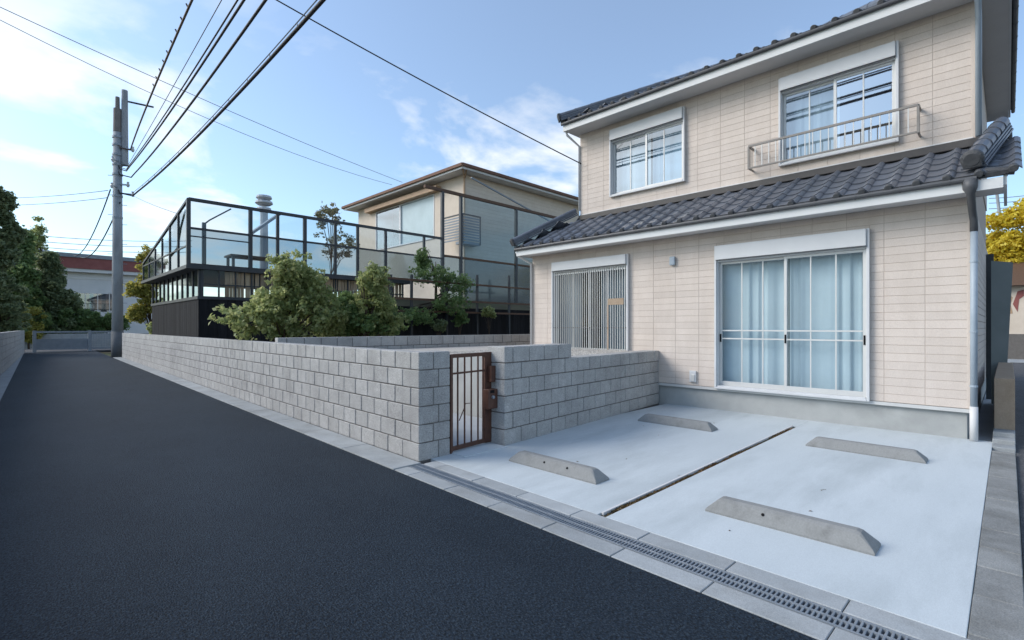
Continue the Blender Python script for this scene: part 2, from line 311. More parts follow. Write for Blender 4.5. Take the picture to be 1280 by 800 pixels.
def rects_minus(u0, u1, v0, v1, holes):
    us = sorted({u0, u1, *[min(max(h[0], u0), u1) for h in holes], *[min(max(h[1], u0), u1) for h in holes]})
    vs_ = sorted({v0, v1, *[min(max(h[2], v0), v1) for h in holes], *[min(max(h[3], v0), v1) for h in holes]})
    out = []
    for a, b in zip(us, us[1:]):
        run = None
        for c, d in zip(vs_, vs_[1:]):
            mu, mv = (a + b) / 2, (c + d) / 2
            if any(h[0] < mu < h[1] and h[2] < mv < h[3] for h in holes):
                if run: out.append(run); run = None
            else: run = (a, b, run[2] if run else c, d)
        if run: out.append(run)
    # merge neighbours with equal v-range
    res = []
    for r in out:
        for q in res:
            if abs(q[1] - r[0]) < 1e-6 and abs(q[2] - r[2]) < 1e-6 and abs(q[3] - r[3]) < 1e-6:
                q[1] = r[1]; break
        else: res.append(list(r))
    return [r for r in res if r[1] - r[0] > 1e-4 and r[3] - r[2] > 1e-4]

# ------------------------------------------------------------------ ground, road, kerbs
K = 0.0215                                            # the lane runs a touch off the house's axis
def road(off, Y): return off + K * Y                  # X of a line that keeps `off` from the lane's axis
def strip(name, o0, o1, Y0, Y1, z0, z1, mat, n=1, parent=None):
    m = MB(); m.prism([(road(o0, Y0), Y0, z0), (road(o1, Y0), Y0, z0), (road(o1, Y1), Y1, z0), (road(o0, Y1), Y1, z0)], (0, 0, z1 - z0))
    return m.build(name, mat, parent)
m = MB(); m.add([(-1500, -1500, -0.16), (1500, -1500, -0.16), (1500, 1500, -0.16), (-1500, 1500, -0.16)], [(0, 1, 2, 3)])
structure(m.build('ground', M['soil']))
lane = structure(strip('lane_asphalt', -0.53, 2.652, -14, 41.5, -0.12, 0.0, M['asphalt']))
m = MB(); m.box((-30, 41.5, -0.12), (60, 47.0, -0.012)); structure(m.build('cross_road', M['old_asphalt']))

EDGE = structure(strip('kerb_bed', 2.655, 3.20, -6, 30.6, -0.13, -0.075, M['mortar']))
WORLD[EDGE.name] = Matrix.Identity(4)
def kerb_run(o0, o1, Y0, Y1, step, z, name='kerb_stone'):
    y = Y0; w = o1 - o0 - 0.004
    while y < Y1 - 0.02:
        L = min(step, Y1 - y); me = piece_mesh(w, L - 0.006, 0.115, 0.004, M['kerb'])
        c = Vector((road((o0 + o1) / 2, y + L / 2), y + L / 2, z - 0.0575 + rng.uniform(-0.002, 0.002)))
        inst(name, me, Matrix.Translation(c) @ Matrix.Rotation(-K + rng.uniform(-0.003, 0.003), 4, 'Z'), EDGE); y += L
DR0, DR1 = 2.825, 2.982
kerb_run(2.655, DR0 - 0.004, -1.2, 4.46, 0.6, 0.006)
kerb_run(DR1 + 0.004, 3.155, -1.2, 4.42, 0.6, 0.012)
kerb_run(2.655, 2.99, 4.47, 30.6, 1.2, 0.012, 'gutter_stone')
# left edge of the lane
LE = structure(strip('left_kerb_bed', -1.1, -0.53, 2, 39.4, -0.13, -0.004, M['kerb'])); WORLD[LE.name] = Matrix.Identity(4)

# drain grate: trough, two rails, a centre rail and cross bars
grate = thing('drain_grate', (road(2.9, 1.6), 1.6, 0), 'long galvanised steel drain grating set between kerb stones along the parking slab', 'drain grate')
Y0, Y1 = -1.2, 4.44
strip('trough', DR0 + 0.012, DR1 - 0.012, Y0, Y1, -0.125, -0.06, M['dark_void'], parent=grate)
for o in (DR0, DR1 - 0.014): strip('rail', o, o + 0.014, Y0, Y1, -0.06, 0.008, M['steel'], parent=grate)
strip('centre_rail', (DR0 + DR1) / 2 - 0.007, (DR0 + DR1) / 2 + 0.007, Y0, Y1, -0.03, 0.0075, M['steel'], parent=grate)
me = piece_mesh(DR1 - DR0 - 0.02, 0.0105, 0.03, 0.002, M['steel'])
n = 0; y = Y0 + 0.02
while y < Y1 and n < 240:
    sp = 0.0245
    inst('crossbar', me, Matrix.Translation((road((DR0 + DR1) / 2, y), y, -0.009)) @ Matrix.Rotation(-K, 4, 'Z'), grate); y += sp; n += 1

# parking slabs either side of the weed-filled groove
HX = 8.75                                              # the house front
GY0, GY1 = 2.19, 2.265
def slab(name, y0, y1, x1, poly=None):
    m = MB(); m.prism(poly or [(road(3.16, y0), y0, -0.12), (x1, y0, -0.12), (x1, y1, -0.12), (road(3.16, y1), y1, -0.12)], (0, 0, 0.13))
    return structure(m.build(name, M['slab'], bevel=0.004))
slab('parking_slab', 0.1385, GY0, 8.80); slab('parking_slab', GY1, 4.62, 8.80)
m = MB(); m.box((8.12, GY0 + 0.0005, -0.12), (8.80, GY1 - 0.0005, 0.0096)); structure(m.build('slab_joint', M['slab']))
m = MB(); m.box((road(3.17, GY0), GY0, -0.13), (8.12, GY1, -0.008)); gro = structure(m.build('groove_soil', M['soil']))
m = MB(); m.beam((3.26, GY1 - 0.011, -0.002), (8.11, GY1 - 0.011, -0.002), 0.02, 0.034); tag(m.build('edging_strip', M['pipe_light']), 'thin pale metal edging strip along the weed-filled groove in the parking slab', 'edging')

# ------------------------------------------------------------------ foliage helper
def leaves(name, centres, radii, n, size, mat, parent=None, flat=0.35, elong=1.9, droop=0.0):
    """leaf-sized folded quads gathered in clumps; centres/radii: one per clump"""
    c = np.array(centres, float); r = np.array(radii, float)
    if r.ndim == 1: r = np.repeat(r[:, None], 3, 1)
    w = (r.prod(1) ** 0.66); idx = nrg.choice(len(c), n, p=w / w.sum())
    d = nrg.normal(size=(n, 3)); d /= np.linalg.norm(d, axis=1)[:, None]
    rad = nrg.random(n) ** 0.5 * (1 + 0.45 * nrg.random(n) ** 4)
    p = c[idx] + d * rad[:, None] * r[idx]
    nn = d * 0.6 + nrg.normal(size=(n, 3)) * 0.8 + np.array([0, 0, flat]); nn /= np.linalg.norm(nn, axis=1)[:, None]
    t = nrg.normal(size=(n, 3)); t[:, 2] -= droop; t -= nn * (t * nn).sum(1)[:, None]; t /= np.linalg.norm(t, axis=1)[:, None]
    b = np.cross(nn, t); s = size * nrg.uniform(0.6, 1.35, n)[:, None]
    v = np.empty((n, 4, 3)); v[:, 0] = p - t * s * elong / 2; v[:, 2] = p + t * s * elong / 2
    v[:, 1] = p + b * s / 2 + nn * s * 0.16; v[:, 3] = p - b * s / 2 + nn * s * 0.16
    me = bpy.data.meshes.new(name); me.vertices.add(n * 4); me.vertices.foreach_set('co', v.ravel())
    me.loops.add(n * 4); me.loops.foreach_set('vertex_index', np.arange(n * 4, dtype=np.int32))
    me.polygons.add(n); me.polygons.foreach_set('loop_start', np.arange(0, n * 4, 4, dtype=np.int32))
    me.polygons.foreach_set('loop_total', np.full(n, 4, dtype=np.int32)); me.update(calc_edges=True)
    me.materials.append(mat)
    o = bpy.data.objects.new(name, me); col.objects.link(o)
    if parent: attach(o, parent)
    return o
def clumps(c, R3, n, rmin, rmax, squash=0.75, shell=0.45):
    cs, rs = [], []
    for _ in range(n):
        d = nrg.normal(size=3); d /= np.linalg.norm(d); k = shell + (1.18 - shell) * nrg.random()
        cs.append(np.array(c) + d * np.array(R3) * k); q = nrg.uniform(rmin, rmax) * (1.0 if k < 0.9 else 0.6); rs.append((q, q, q * squash))
    return cs, rs
def tree(name, label, cat, base, h, lobes, nclump, crange, nleaf, leaf, mat, trunk_r=0.12, group=None, flat=0.35, elong=1.9, squash=0.75, droop=0.0):
    base = Vector(base); t = thing(name, base, label, cat, group)
    cs, rs = [], []
    for (off, R3, frac) in lobes:
        a, b = clumps(np.array(base) + np.array(off), R3, max(3, int(nclump * frac)), *crange, squash=squash); cs += a; rs += b
    m = MB(); top = base + Vector((0, 0, h * 0.8))
    mid = base + Vector((rng.uniform(-.1, .1), rng.uniform(-.1, .1), h * 0.4))
    m.tube([base - Vector((0, 0, 0.1)), mid, top], [trunk_r, trunk_r * 0.7, trunk_r * 0.2], 8)
    for c in cs[::max(1, len(cs) // 22)]:
        c = Vector(c); k = min(0.95, max(0.15, (c.z - base.z) / (h * 0.95) * 0.7)); s = base.lerp(mid, min(1, k * 2)) if k < 0.5 else mid.lerp(top, (k - 0.5) * 2)
        m.tube([s, s.lerp(c, 0.55) + Vector((0, 0, 0.06 * h)), c], [trunk_r * 0.38, trunk_r * 0.2, trunk_r * 0.06], 5)
    m.build('trunk', M['bark'], t, smooth=True)
    leaves('crown', cs, rs, nleaf, leaf, mat, t, flat, elong, droop)
    return t
cs = []
for _ in range(40):
    cs.append((rng.uniform(3.4, 8.05), rng.uniform(GY0 + 0.015, GY1 - 0.03), -0.004))
leaves('groove_weeds', cs, [(0.16, 0.012, 0.010)] * len(cs), 1800, 0.018, M['moss'], gro)
stuff(bpy.data.objects['groove_weeds'])

cs = [(rng.uniform(3.5, 8.4), rng.uniform(0.3, 4.2), 0.0125) for _ in range(16)] + [(rng.uniform(2.9, 3.1) + 0.0215 * yy, yy, 0.016) for yy in (5.6, 6.1, 7.7, 9.0, 12.0)]
stuff(tag(leaves('fallen_leaves', cs, [(0.03, 0.03, 0.001)] * len(cs), 26, 0.014, M['moss'], flat=30), 'scattered tiny dry leaves on the parking slab and gutter', 'leaves'))
# ------------------------------------------------------------------ wheel stops
def wheel_stop(x0, y0, y1, label, holes):
    L = y1 - y0; W = 0.215; H = 0.118
    t = thing('wheel_stop', (x0 + W / 2, (y0 + y1) / 2, 0.01), label, 'wheel stop', 'concrete wheel stops on the parking slab')
    secs = []                                         # cross sections along Y: ends slope in, shoulders are rounded
    for (yy, k) in ((0, 0.0), (0.012, 0.18), (0.085, 0.92), (0.11, 1.0), (L - 0.11, 1.0), (L - 0.085, 0.92), (L - 0.012, 0.18), (L, 0.0)):
        h = 0.022 + (H - 0.022) * k; b = W / 2; tp = b - (b - 0.045) * k
        ins = 0.006 * k
        secs.append([(-b, 0), (-b, 0.02), (-tp - 0.012 * k, h - 0.016 * k), (-tp + 0.014 * k, h), (tp - 0.014 * k, h), (tp + 0.012 * k, h - 0.016 * k), (b, 0.02), (b, 0)])
        secs[-1] = [(x0 + W / 2 + px, y0 + yy, 0.004 + pz) for px, pz in secs[-1]]
    m = MB(); v = [p for s_ in secs for p in s_]; f = []; n = 8
    for i in range(len(secs) - 1):
        for k in range(n): a = i * n + k; b = i * n + (k + 1) % n; f.append((a, b, b + n, a + n))
    f.append(tuple(range(n))[::-1]); f.append(tuple(range((len(secs) - 1) * n, len(secs) * n)))
    m.add(v, [tuple(reversed(q)) for q in f]); m.build('body', M['stop'], t, bevel=0.006)
    for fy in holes:
        c = Vector((x0 + 0.0365, y0 + L * fy, 0.082)); d = Vector((-0.85, 0, 0.52)).normalized()
        q = MB(); q.tube([c - d * 0.02, c + d * 0.004], 0.0115, 10); q.build('bolt_hole', M['dark_void'], t)
wheel_stop(3.80, 2.70, 3.85, 'concrete wheel stop with two dark bolt holes, near the brown gate and the drain', (0.32, 0.58))
wheel_stop(3.87, 0.60, 1.70, 'concrete wheel stop with one dark bolt hole, between the drain and the paver strip', (0.62,))
wheel_stop(6.85, 2.92, 4.08, 'concrete wheel stop close to the house end of the block wall', ())
wheel_stop(6.87, 0.62, 1.76, 'concrete wheel stop nearest the blue-grey downpipe at the house corner', ())

# paver strip at the right of the slab and the little steps before the tan wall
ps = MB(); ps.box((2.0, -0.065, -0.13), (9.25, 0.138, -0.06)); pav = structure(ps.build('paver_bed', M['mortar'])); WORLD[pav.name] = Matrix.Identity(4)
x = 2.3; i = 0
while x < 8.2:
    L = rng.choice((0.42, 0.5, 0.46, 0.38)); L = min(L, 8.2 - x)
    me = piece_mesh(L - 0.006, 0.2, 0.1, 0.005, M['paver'])
    inst('paver', me, Matrix.Translation((x + L / 2, 0.0365, -0.042 + rng.uniform(-0.003, 0.003))), pav); x += L
for k in range(3):
    me = piece_mesh(0.4, 0.205, 0.07, 0.006, M['kerb'])
    inst('step_slab', me, Matrix.Translation((8.62 + k * 0.27 - 0.2 + 0.2, 0.0365, -0.02 + 0.05 * k)), pav)
m = MB(); m.box((2.0, -14, -0.13), (60, -0.068, -0.03)); structure(m.build('side_yard', M['old_asphalt']))
m = MB(); m.box((8.76, -0.068, -0.12), (30, 0.36, -0.036)); structure(m.build('side_passage', M['path']))

# ------------------------------------------------------------------ block walls
BL = 0.33
def block_wall(root, origin, direction, length, rows, course, thick, first=0.0, max_single=300, limit=None, name='block', skip=None):
    """running-bond wall along `direction`; the near blocks are pieces of their own, the far ones joined"""
    d = Vector((*direction, 0)).normalized(); ang = math.atan2(d.y, d.x); nrm = Vector((-d.y, d.x, 0))
    Mw = Matrix.Translation(Vector(origin)) @ Matrix.Rotation(ang, 4, 'Z')
    core = MB()
    core.box((0.012, 0.012, -0.12), (length - 0.012, thick - 0.012, rows * course - 0.012), Mw); core.build('mortar', M['mortar'], root)
    single = []; rest = MB()
    for r in range(rows):
        s = -BL / 2 if r % 2 else 0.0
        while s < length - 0.01:
            a = max(s, 0); b = min(s + BL, length)
            if b - a > 0.03: single.append((a, b, r))
            s += BL
    single.sort(key=lambda q: q[0])
    for i, (a, b, r) in enumerate(single):
        if skip and skip(a, b, r): continue
        w = round(b - a, 3); g = 0.011
        if i < max_single and (limit is None or a < limit):
            me = piece_mesh(w - g, thick, course - g, 0.007, M['block'])
            T = Matrix.Translation(((a + b) / 2, thick / 2 + rng.uniform(-.0025, .0025), (r + .5) * course)); inst(name, me, Mw @ T, root)
        else: rest.box((a + g / 2, 0, r * course + g / 2), (b - g / 2, thick, (r + 1) * course - g / 2), Mw)
    if rest.v: stuff(rest.build('block_courses', M['block_isl'], root))
wall_a = thing('block_wall', (3.1, 4.53, 0), 'long low grey block wall following the lane from the brown gate to the utility pole', 'wall')
ang = (K, 1.0)
CX, CY = 3.095, 4.527
C1 = 0.2
# corner pier: a short return towards the gate with quoined ends
for r in range(6):
    if r % 2: parts_ = [(0, 0.20, 0, 0.165), (0.20, 0.435, 0, 0.33)]
    else: parts_ = [(0, 0.27, 0, 0.33), (0.27, 0.435, 0, 0.33)]
    for (a, b, c, d) in parts_:
        me = piece_mesh(b - a - 0.009, d - c - 0.009, C1 - 0.009, 0.007, M['block'])
        inst('block', me, Matrix.Translation((CX + (a + b) / 2, CY + (c + d) / 2, (r + .5) * C1)), wall_a)
m = MB(); m.box((CX + 0.012, CY + 0.012, -0.12), (CX + 0.423, CY + 0.318, 6 * C1 - 0.012)); m.build('mortar', M['mortar'], wall_a)
# run along the lane; rotated so that its outer face looks at the lane
d = Vector((K, 1, 0)).normalized()
def lane_wall(root, x0, y0, length, rows, course, thick, n_single):
    Mw = Matrix(((d.y, d.x, 0, x0), (-d.x, d.y, 0, y0), (0, 0, 1, 0), (0, 0, 0, 1)))     # local x: into the plot, local y: along the lane
    core = MB(); core.box((0.012, 0.012, -0.12), (thick - 0.012, length, rows * course - 0.012), Mw); core.build('mortar', M['mortar'], root)
    lst = []
    for r in range(rows):
        s = 0.165 if r % 2 else 0.33
        while s < length - 0.02: lst.append((s, min(s + BL, length), r)); s += BL
    lst.sort(); rest = MB(); g = 0.011
    for i, (a, b, r) in enumerate(lst):
        if i < n_single:
            me = piece_mesh(thick, b - a - g, course - g, 0.007, M['block'])
            inst('block', me, Mw @ Matrix.Translation((thick / 2 + rng.uniform(-.0025, .0025), (a + b) / 2, (r + .5) * course)), root)
        else: rest.box((0, a + g / 2, r * course + g / 2), (thick, b - g / 2, (r + 1) * course - g / 2), Mw)
    if rest.v: stuff(rest.build('block_courses', M['block_isl'], root))
lane_wall(wall_a, CX, CY, 26.0, 6, C1, 0.2, 276)

wall_b = thing('block_wall', (4.26, 4.37, 0), 'stepped grey block wall running from the brown gate to the house front', 'wall')
ga = Vector((4.245, 4.375, 0)); gb = Vector((8.74, 4.74, 0)); Lw = (gb - ga).length
block_wall(wall_b, ga, (gb.x - ga.x, gb.y - ga.y), Lw, 6, 0.2055, 0.30, skip=lambda a, b, r: r == 5 and a > 1.45)
bpy.data.objects.remove([o for o in wall_b.children if o.name.startswith('mortar')][0])
dd = (gb - ga).normalized(); Mw = Matrix.Translation(ga) @ Matrix.Rotation(math.atan2(dd.y, dd.x), 4, 'Z')
m = MB(); m.box((0.012, 0.012, -0.12), (Lw, 0.288, 5 * 0.2055 - 0.012), Mw); m.box((0.012, 0.0125, 5 * 0.2055 - 0.012), (1.43, 0.2875, 6 * 0.2055 - 0.012), Mw); m.build('mortar', M['mortar'], wall_b)

wall_c = thing('block_wall', (3.4, 9.6, 0), 'plain grey block wall at the back of the garden, below the green shrubs', 'wall')
block_wall(wall_c, (3.42, 9.55, 0), (1, 0.0), 12.0, 6, 0.213, 0.15, max_single=150, limit=8.5)

wall_d = thing('block_wall', (-0.9, 18, 0), 'low grey block wall along the far side of the lane below the dark trees', 'wall')
dl = Vector((0.0383, 1, 0)).normalized(); Mw = Matrix(((dl.y, dl.x, 0, -1.24), (-dl.x, dl.y, 0, 2.0), (0, 0, 1, 0), (0, 0, 0, 1)))
core = MB(); core.box((0.01, 0, -0.12), (0.15 - 0.01, 37.5, 1.29), Mw); core.build('mortar', M['mortar'], wall_d)
rest = MB()
for r in range(6):
    s = 0.2 if r % 2 else 0.0
    while s < 37.4: rest.box((0, s + .005, r * .2165 + .005), (0.15, min(37.4, s + .395), (r + 1) * .2165 - .005), Mw); s += 0.4
stuff(rest.build('block_courses', M['block_isl'], wall_d))

# garden behind the walls: path inside the gate, raised gravel bed below the grilled window
m = MB(); m.prism([(3.33, 4.75, -0.13), (5.3, 4.75, -0.13), (5.3, 9.54, -0.13), (3.42, 9.54, -0.13)], (0, 0, 0.136)); structure(m.build('garden_path', M['path']))
m = MB(); m.prism([(5.31, 4.82, -0.12), (8.74, 5.05, -0.12), (8.74, 9.54, -0.12), (5.31, 9.54, -0.12)], (0, 0, 0.985 + 0.12)); bed = structure(m.build('raised_bed', M['foundation']))
m = MB(); m.prism([(5.33, 4.84, 0.9855), (8.73, 5.06, 0.9855), (8.73, 9.52, 0.9855), (5.33, 9.52, 0.9855)], (0, 0, 0.006)); m.build('gravel_top', M['gravel'], bed)
gv = MB(); ico = [(1, 0, 0), (-1, 0, 0), (0, 1, 0), (0, -1, 0), (0, 0, 1), (0, 0, -1)]; icf = [(0, 2, 4), (2, 1, 4), (1, 3, 4), (3, 0, 4), (2, 0, 5), (1, 2, 5), (3, 1, 5), (0, 3, 5)]
for _ in range(5200):
    X = rng.uniform(5.6, 8.7); Y = rng.uniform(5.0, 7.6); s = rng.uniform(0.012, 0.026)
    gv.add([(X + a * s * rng.uniform(.7, 1.2), Y + b * s * rng.uniform(.7, 1.2), 0.99 + c * s * rng.uniform(.5, .9)) for a, b, c in ico], icf)
stuff(gv.build('gravel', M['gravel'], bed))

# ------------------------------------------------------------------ gate
gate = thing('garden_gate', (3.9, 4.58, 0), 'small rusty brown barred metal gate between the two block walls', 'gate')
gx0, gx1, gy0, gy1 = 3.555, 4.265, 4.555, 4.625
def gp(s, z): return Vector((gx0 + (gx1 - gx0) * s, gy0 + (gy1 - gy0) * s, z))
def gbar(name, s0, z0, s1, z1, w, t): m = MB(); m.beam(gp(s0, z0), gp(s1, z1), w, t, up=(0, 0, 1)); return m.build(name, M['rust'], gate, bevel=0.003)
m = MB(); m.beam(gp(0, 0.0), gp(0, 1.155), 0.04, 0.035); m.build('post', M['rust'], gate, bevel=0.003)
gbar('top_rail', 0.02, 1.135, 0.98, 1.135, 0.034, 0.045); gbar('bottom_rail', 0.02, 0.06, 0.98, 0.06, 0.034, 0.05)
gbar('cross_rail', 0.02, 0.93, 0.86, 0.935, 0.02, 0.022)
for s in (0.155, 0.315, 0.475, 0.64, 0.765): m = MB(); m.tube([gp(s, 0.06), gp(s, 1.13)], 0.0105, 8); m.build('bar', M['rust'], gate)
m = MB(); a = gp(0.80, 0.03); b = gp(0.985, 0.03); m.beam((a + b) / 2, (a + b) / 2 + Vector((0, 0, 1.13)), 0.13, 0.04, up=(0, 1, 0)); m.build('latch_stile', M['rust'], gate, bevel=0.004)
c = Vector((4.17, 4.50, 0.59)); m = MB(); m.box(c + Vector((-0.09, -0.012, -0.125)), c + Vector((0.066, 0.09, 0.115))); lk = m.build('lock_case', M['rust'], gate, bevel=0.006)
m = MB(); m.tube([c + Vector((-0.02, -0.035, 0.02)), c + Vector((-0.02, 0, 0.02))], 0.02, 10); m.build('lock_cylinder', M['steel'], gate)
m = MB(); m.box(c + Vector((-0.06, -0.014, 0.07)), c + Vector((0.01, -0.0125, 0.105))); m.build('lock_slot', M['dark_void'], gate)
c = Vector((4.19, 4.53, 0.89)); m = MB(); m.box(c + Vector((-0.03, -0.01, -0.10)), c + Vector((0.04, 0.07, 0.10))); m.build('hinge_plate', M['rust'], gate, bevel=0.004)
m = MB(); m.tube([gp(0.19, 0.37), gp(0.30, 0.5), gp(0.34, 0.56), gp(0.44, 0.555)], 0.006, 6); m.build('drop_bolt', M['rust'], gate)
m = MB(); m.box((gx0 - 0.0, 4.30, -0.11), (4.22, 4.80, 0.022)); structure(m.build('gate_threshold', M['slab'], bevel=0.004))

# ------------------------------------------------------------------ the house
UX = 9.70                                             # upper storey front
YR, YL, YU = 0.345, 8.02, 7.32                        # right corner, left corner below, left corner above
house = thing('house', (HX, 4.2, 0), 'beige sided two-storey house with dark tiled roofs behind the parking slab', 'house')
ZB, ZE = 0.41, 3.16
UZ0, UZ1 = 4.02, 6.14
# window openings (y0, y1, z0, z1)
W_BIG = (1.42, 3.635, 0.41, 2.89); W_GRL = (5.40, 7.38, 0.93, 2.94)
W_UPR = (1.205, 2.885, 4.35, 5.89); W_UPL = (4.67, 6.455, 4.46, 5.97)
fd = MB(); fd.box((HX + 0.03, YR + 0.03, -0.12), (18.5, YL - 0.03, ZB - 0.02)); fd.build('foundation', M['foundation'], house, bevel=0.004)
fl = MB(); fl.box((HX - 0.03, YR - 0.015, ZB - 0.0225), (HX + 0.1, YL + 0.01, ZB - 0.004)); fl.box((HX - 0.03, YR - 0.015, ZB - 0.0505), (HX - 0.018, YL + 0.01, ZB - 0.0225)); fl.build('base_flashing', M['sash'], house)
def shell(x0, x1, y0, y1, z0, z1, holes, name):
    m = MB(); T = 0.12; x0 = x0 - 0.0065
    for (a, b, c, e) in rects_minus(y0, y1, z0, z1, holes): m.box((x0, a, c), (x0 + T, b, e))
    m.box((x0 + T, y0, z0), (x1, y0 + T, z1)); m.box((x0 + T, y1 - T, z0), (x1, y1, z1)); m.box((x1 - T, y0 + T, z0), (x1, y1 - T, z1))
    return m.build(name, M['siding_back'], house)
lw = shell(HX, 18.5, YR, YL, ZB, ZE, [W_BIG, W_GRL], 'wall')
uw = shell(UX, 15.1, YR, YU, UZ0 - 0.9, UZ1, [W_UPR, W_UPL], 'wall')
lw['label'] = 'ground floor wall of beige siding boards'; uw['label'] = 'upper floor wall of beige siding boards'
def siding(wall, X, y0, y1, z0, z1, holes, n_single):
    PW, PH, g = 0.4515, 0.1155, 0.005
    cells = []; z = z0; r = 0
    while z < z1 - 0.02:
        y = y0
        while y < y1 - 0.02:
            for (a, b, c, e) in rects_minus(y, min(y + PW, y1), z, min(z + PH, z1), holes):
                if b - a > 0.03 and e - c > 0.02: cells.append((a, b, c, e))
            y += PW
        z += PH; r += 1
    cells.sort(key=lambda q: q[0]); rest = MB()
    for i, (a, b, c, e) in enumerate(cells):
        if i < n_single:
            me = piece_mesh(0.012, b - a - g, e - c - g, 0.002, M['siding'])
            inst('siding_board', me, Matrix.Translation((X - 0.005, (a + b) / 2 + 0.0, (c + e) / 2)), wall)
        else: rest.box((X - 0.011, a + g / 2, c + g / 2), (X + 0.001, b - g / 2, e - g / 2))
    if rest.v: stuff(rest.build('siding_boards', M['siding_isl'], wall))
siding(lw, HX, YR, YL, ZB, ZE, [W_BIG, W_GRL], 170)
siding(uw, UX, YR, YU, UZ0 - 0.06, UZ1, [W_UPR, W_UPL], 130)
# right-hand side: boards joined (seen edge-on)
def side_boards(wall, x0, x1, Yf, sgn, z0, z1):
    m = MB(); z = z0
    while z < z1 - 0.02:
        x = x0
        while x < x1: m.box((x + .004, Yf - sgn * 0.017 if sgn > 0 else Yf + 0.017, z + .004), (min(x + .45, x1) - .004, Yf, min(z + .1155, z1) - .004)); x += .45
        z += .1155
    stuff(m.build('siding_boards', M['siding_isl'], wall))
side_boards(lw, HX, 18.5, YR, 1, ZB, ZE); side_boards(uw, UX, 15.1, YR, 1, UZ0, UZ1); side_boards(uw, UX, 15.1, YU, -1, UZ0 - 0.5, UZ1)
side_boards(lw, HX, 18.5, YL, -1, ZB, ZE)
for (X, Y, z0, z1) in ((HX, YR, ZB, ZE), (HX, YL, ZB, ZE), (UX, YU, UZ0, UZ1), (UX, YR, UZ0, UZ1)):
    m = MB(); s = -1 if Y == YR else 1
    m.box((X - 0.015, Y + s * 0.022, z0 + 0.002), (X + 0.03, Y - s * 0.03, z1)); m.build('corner_trim', M['siding'], house, bevel=0.003)

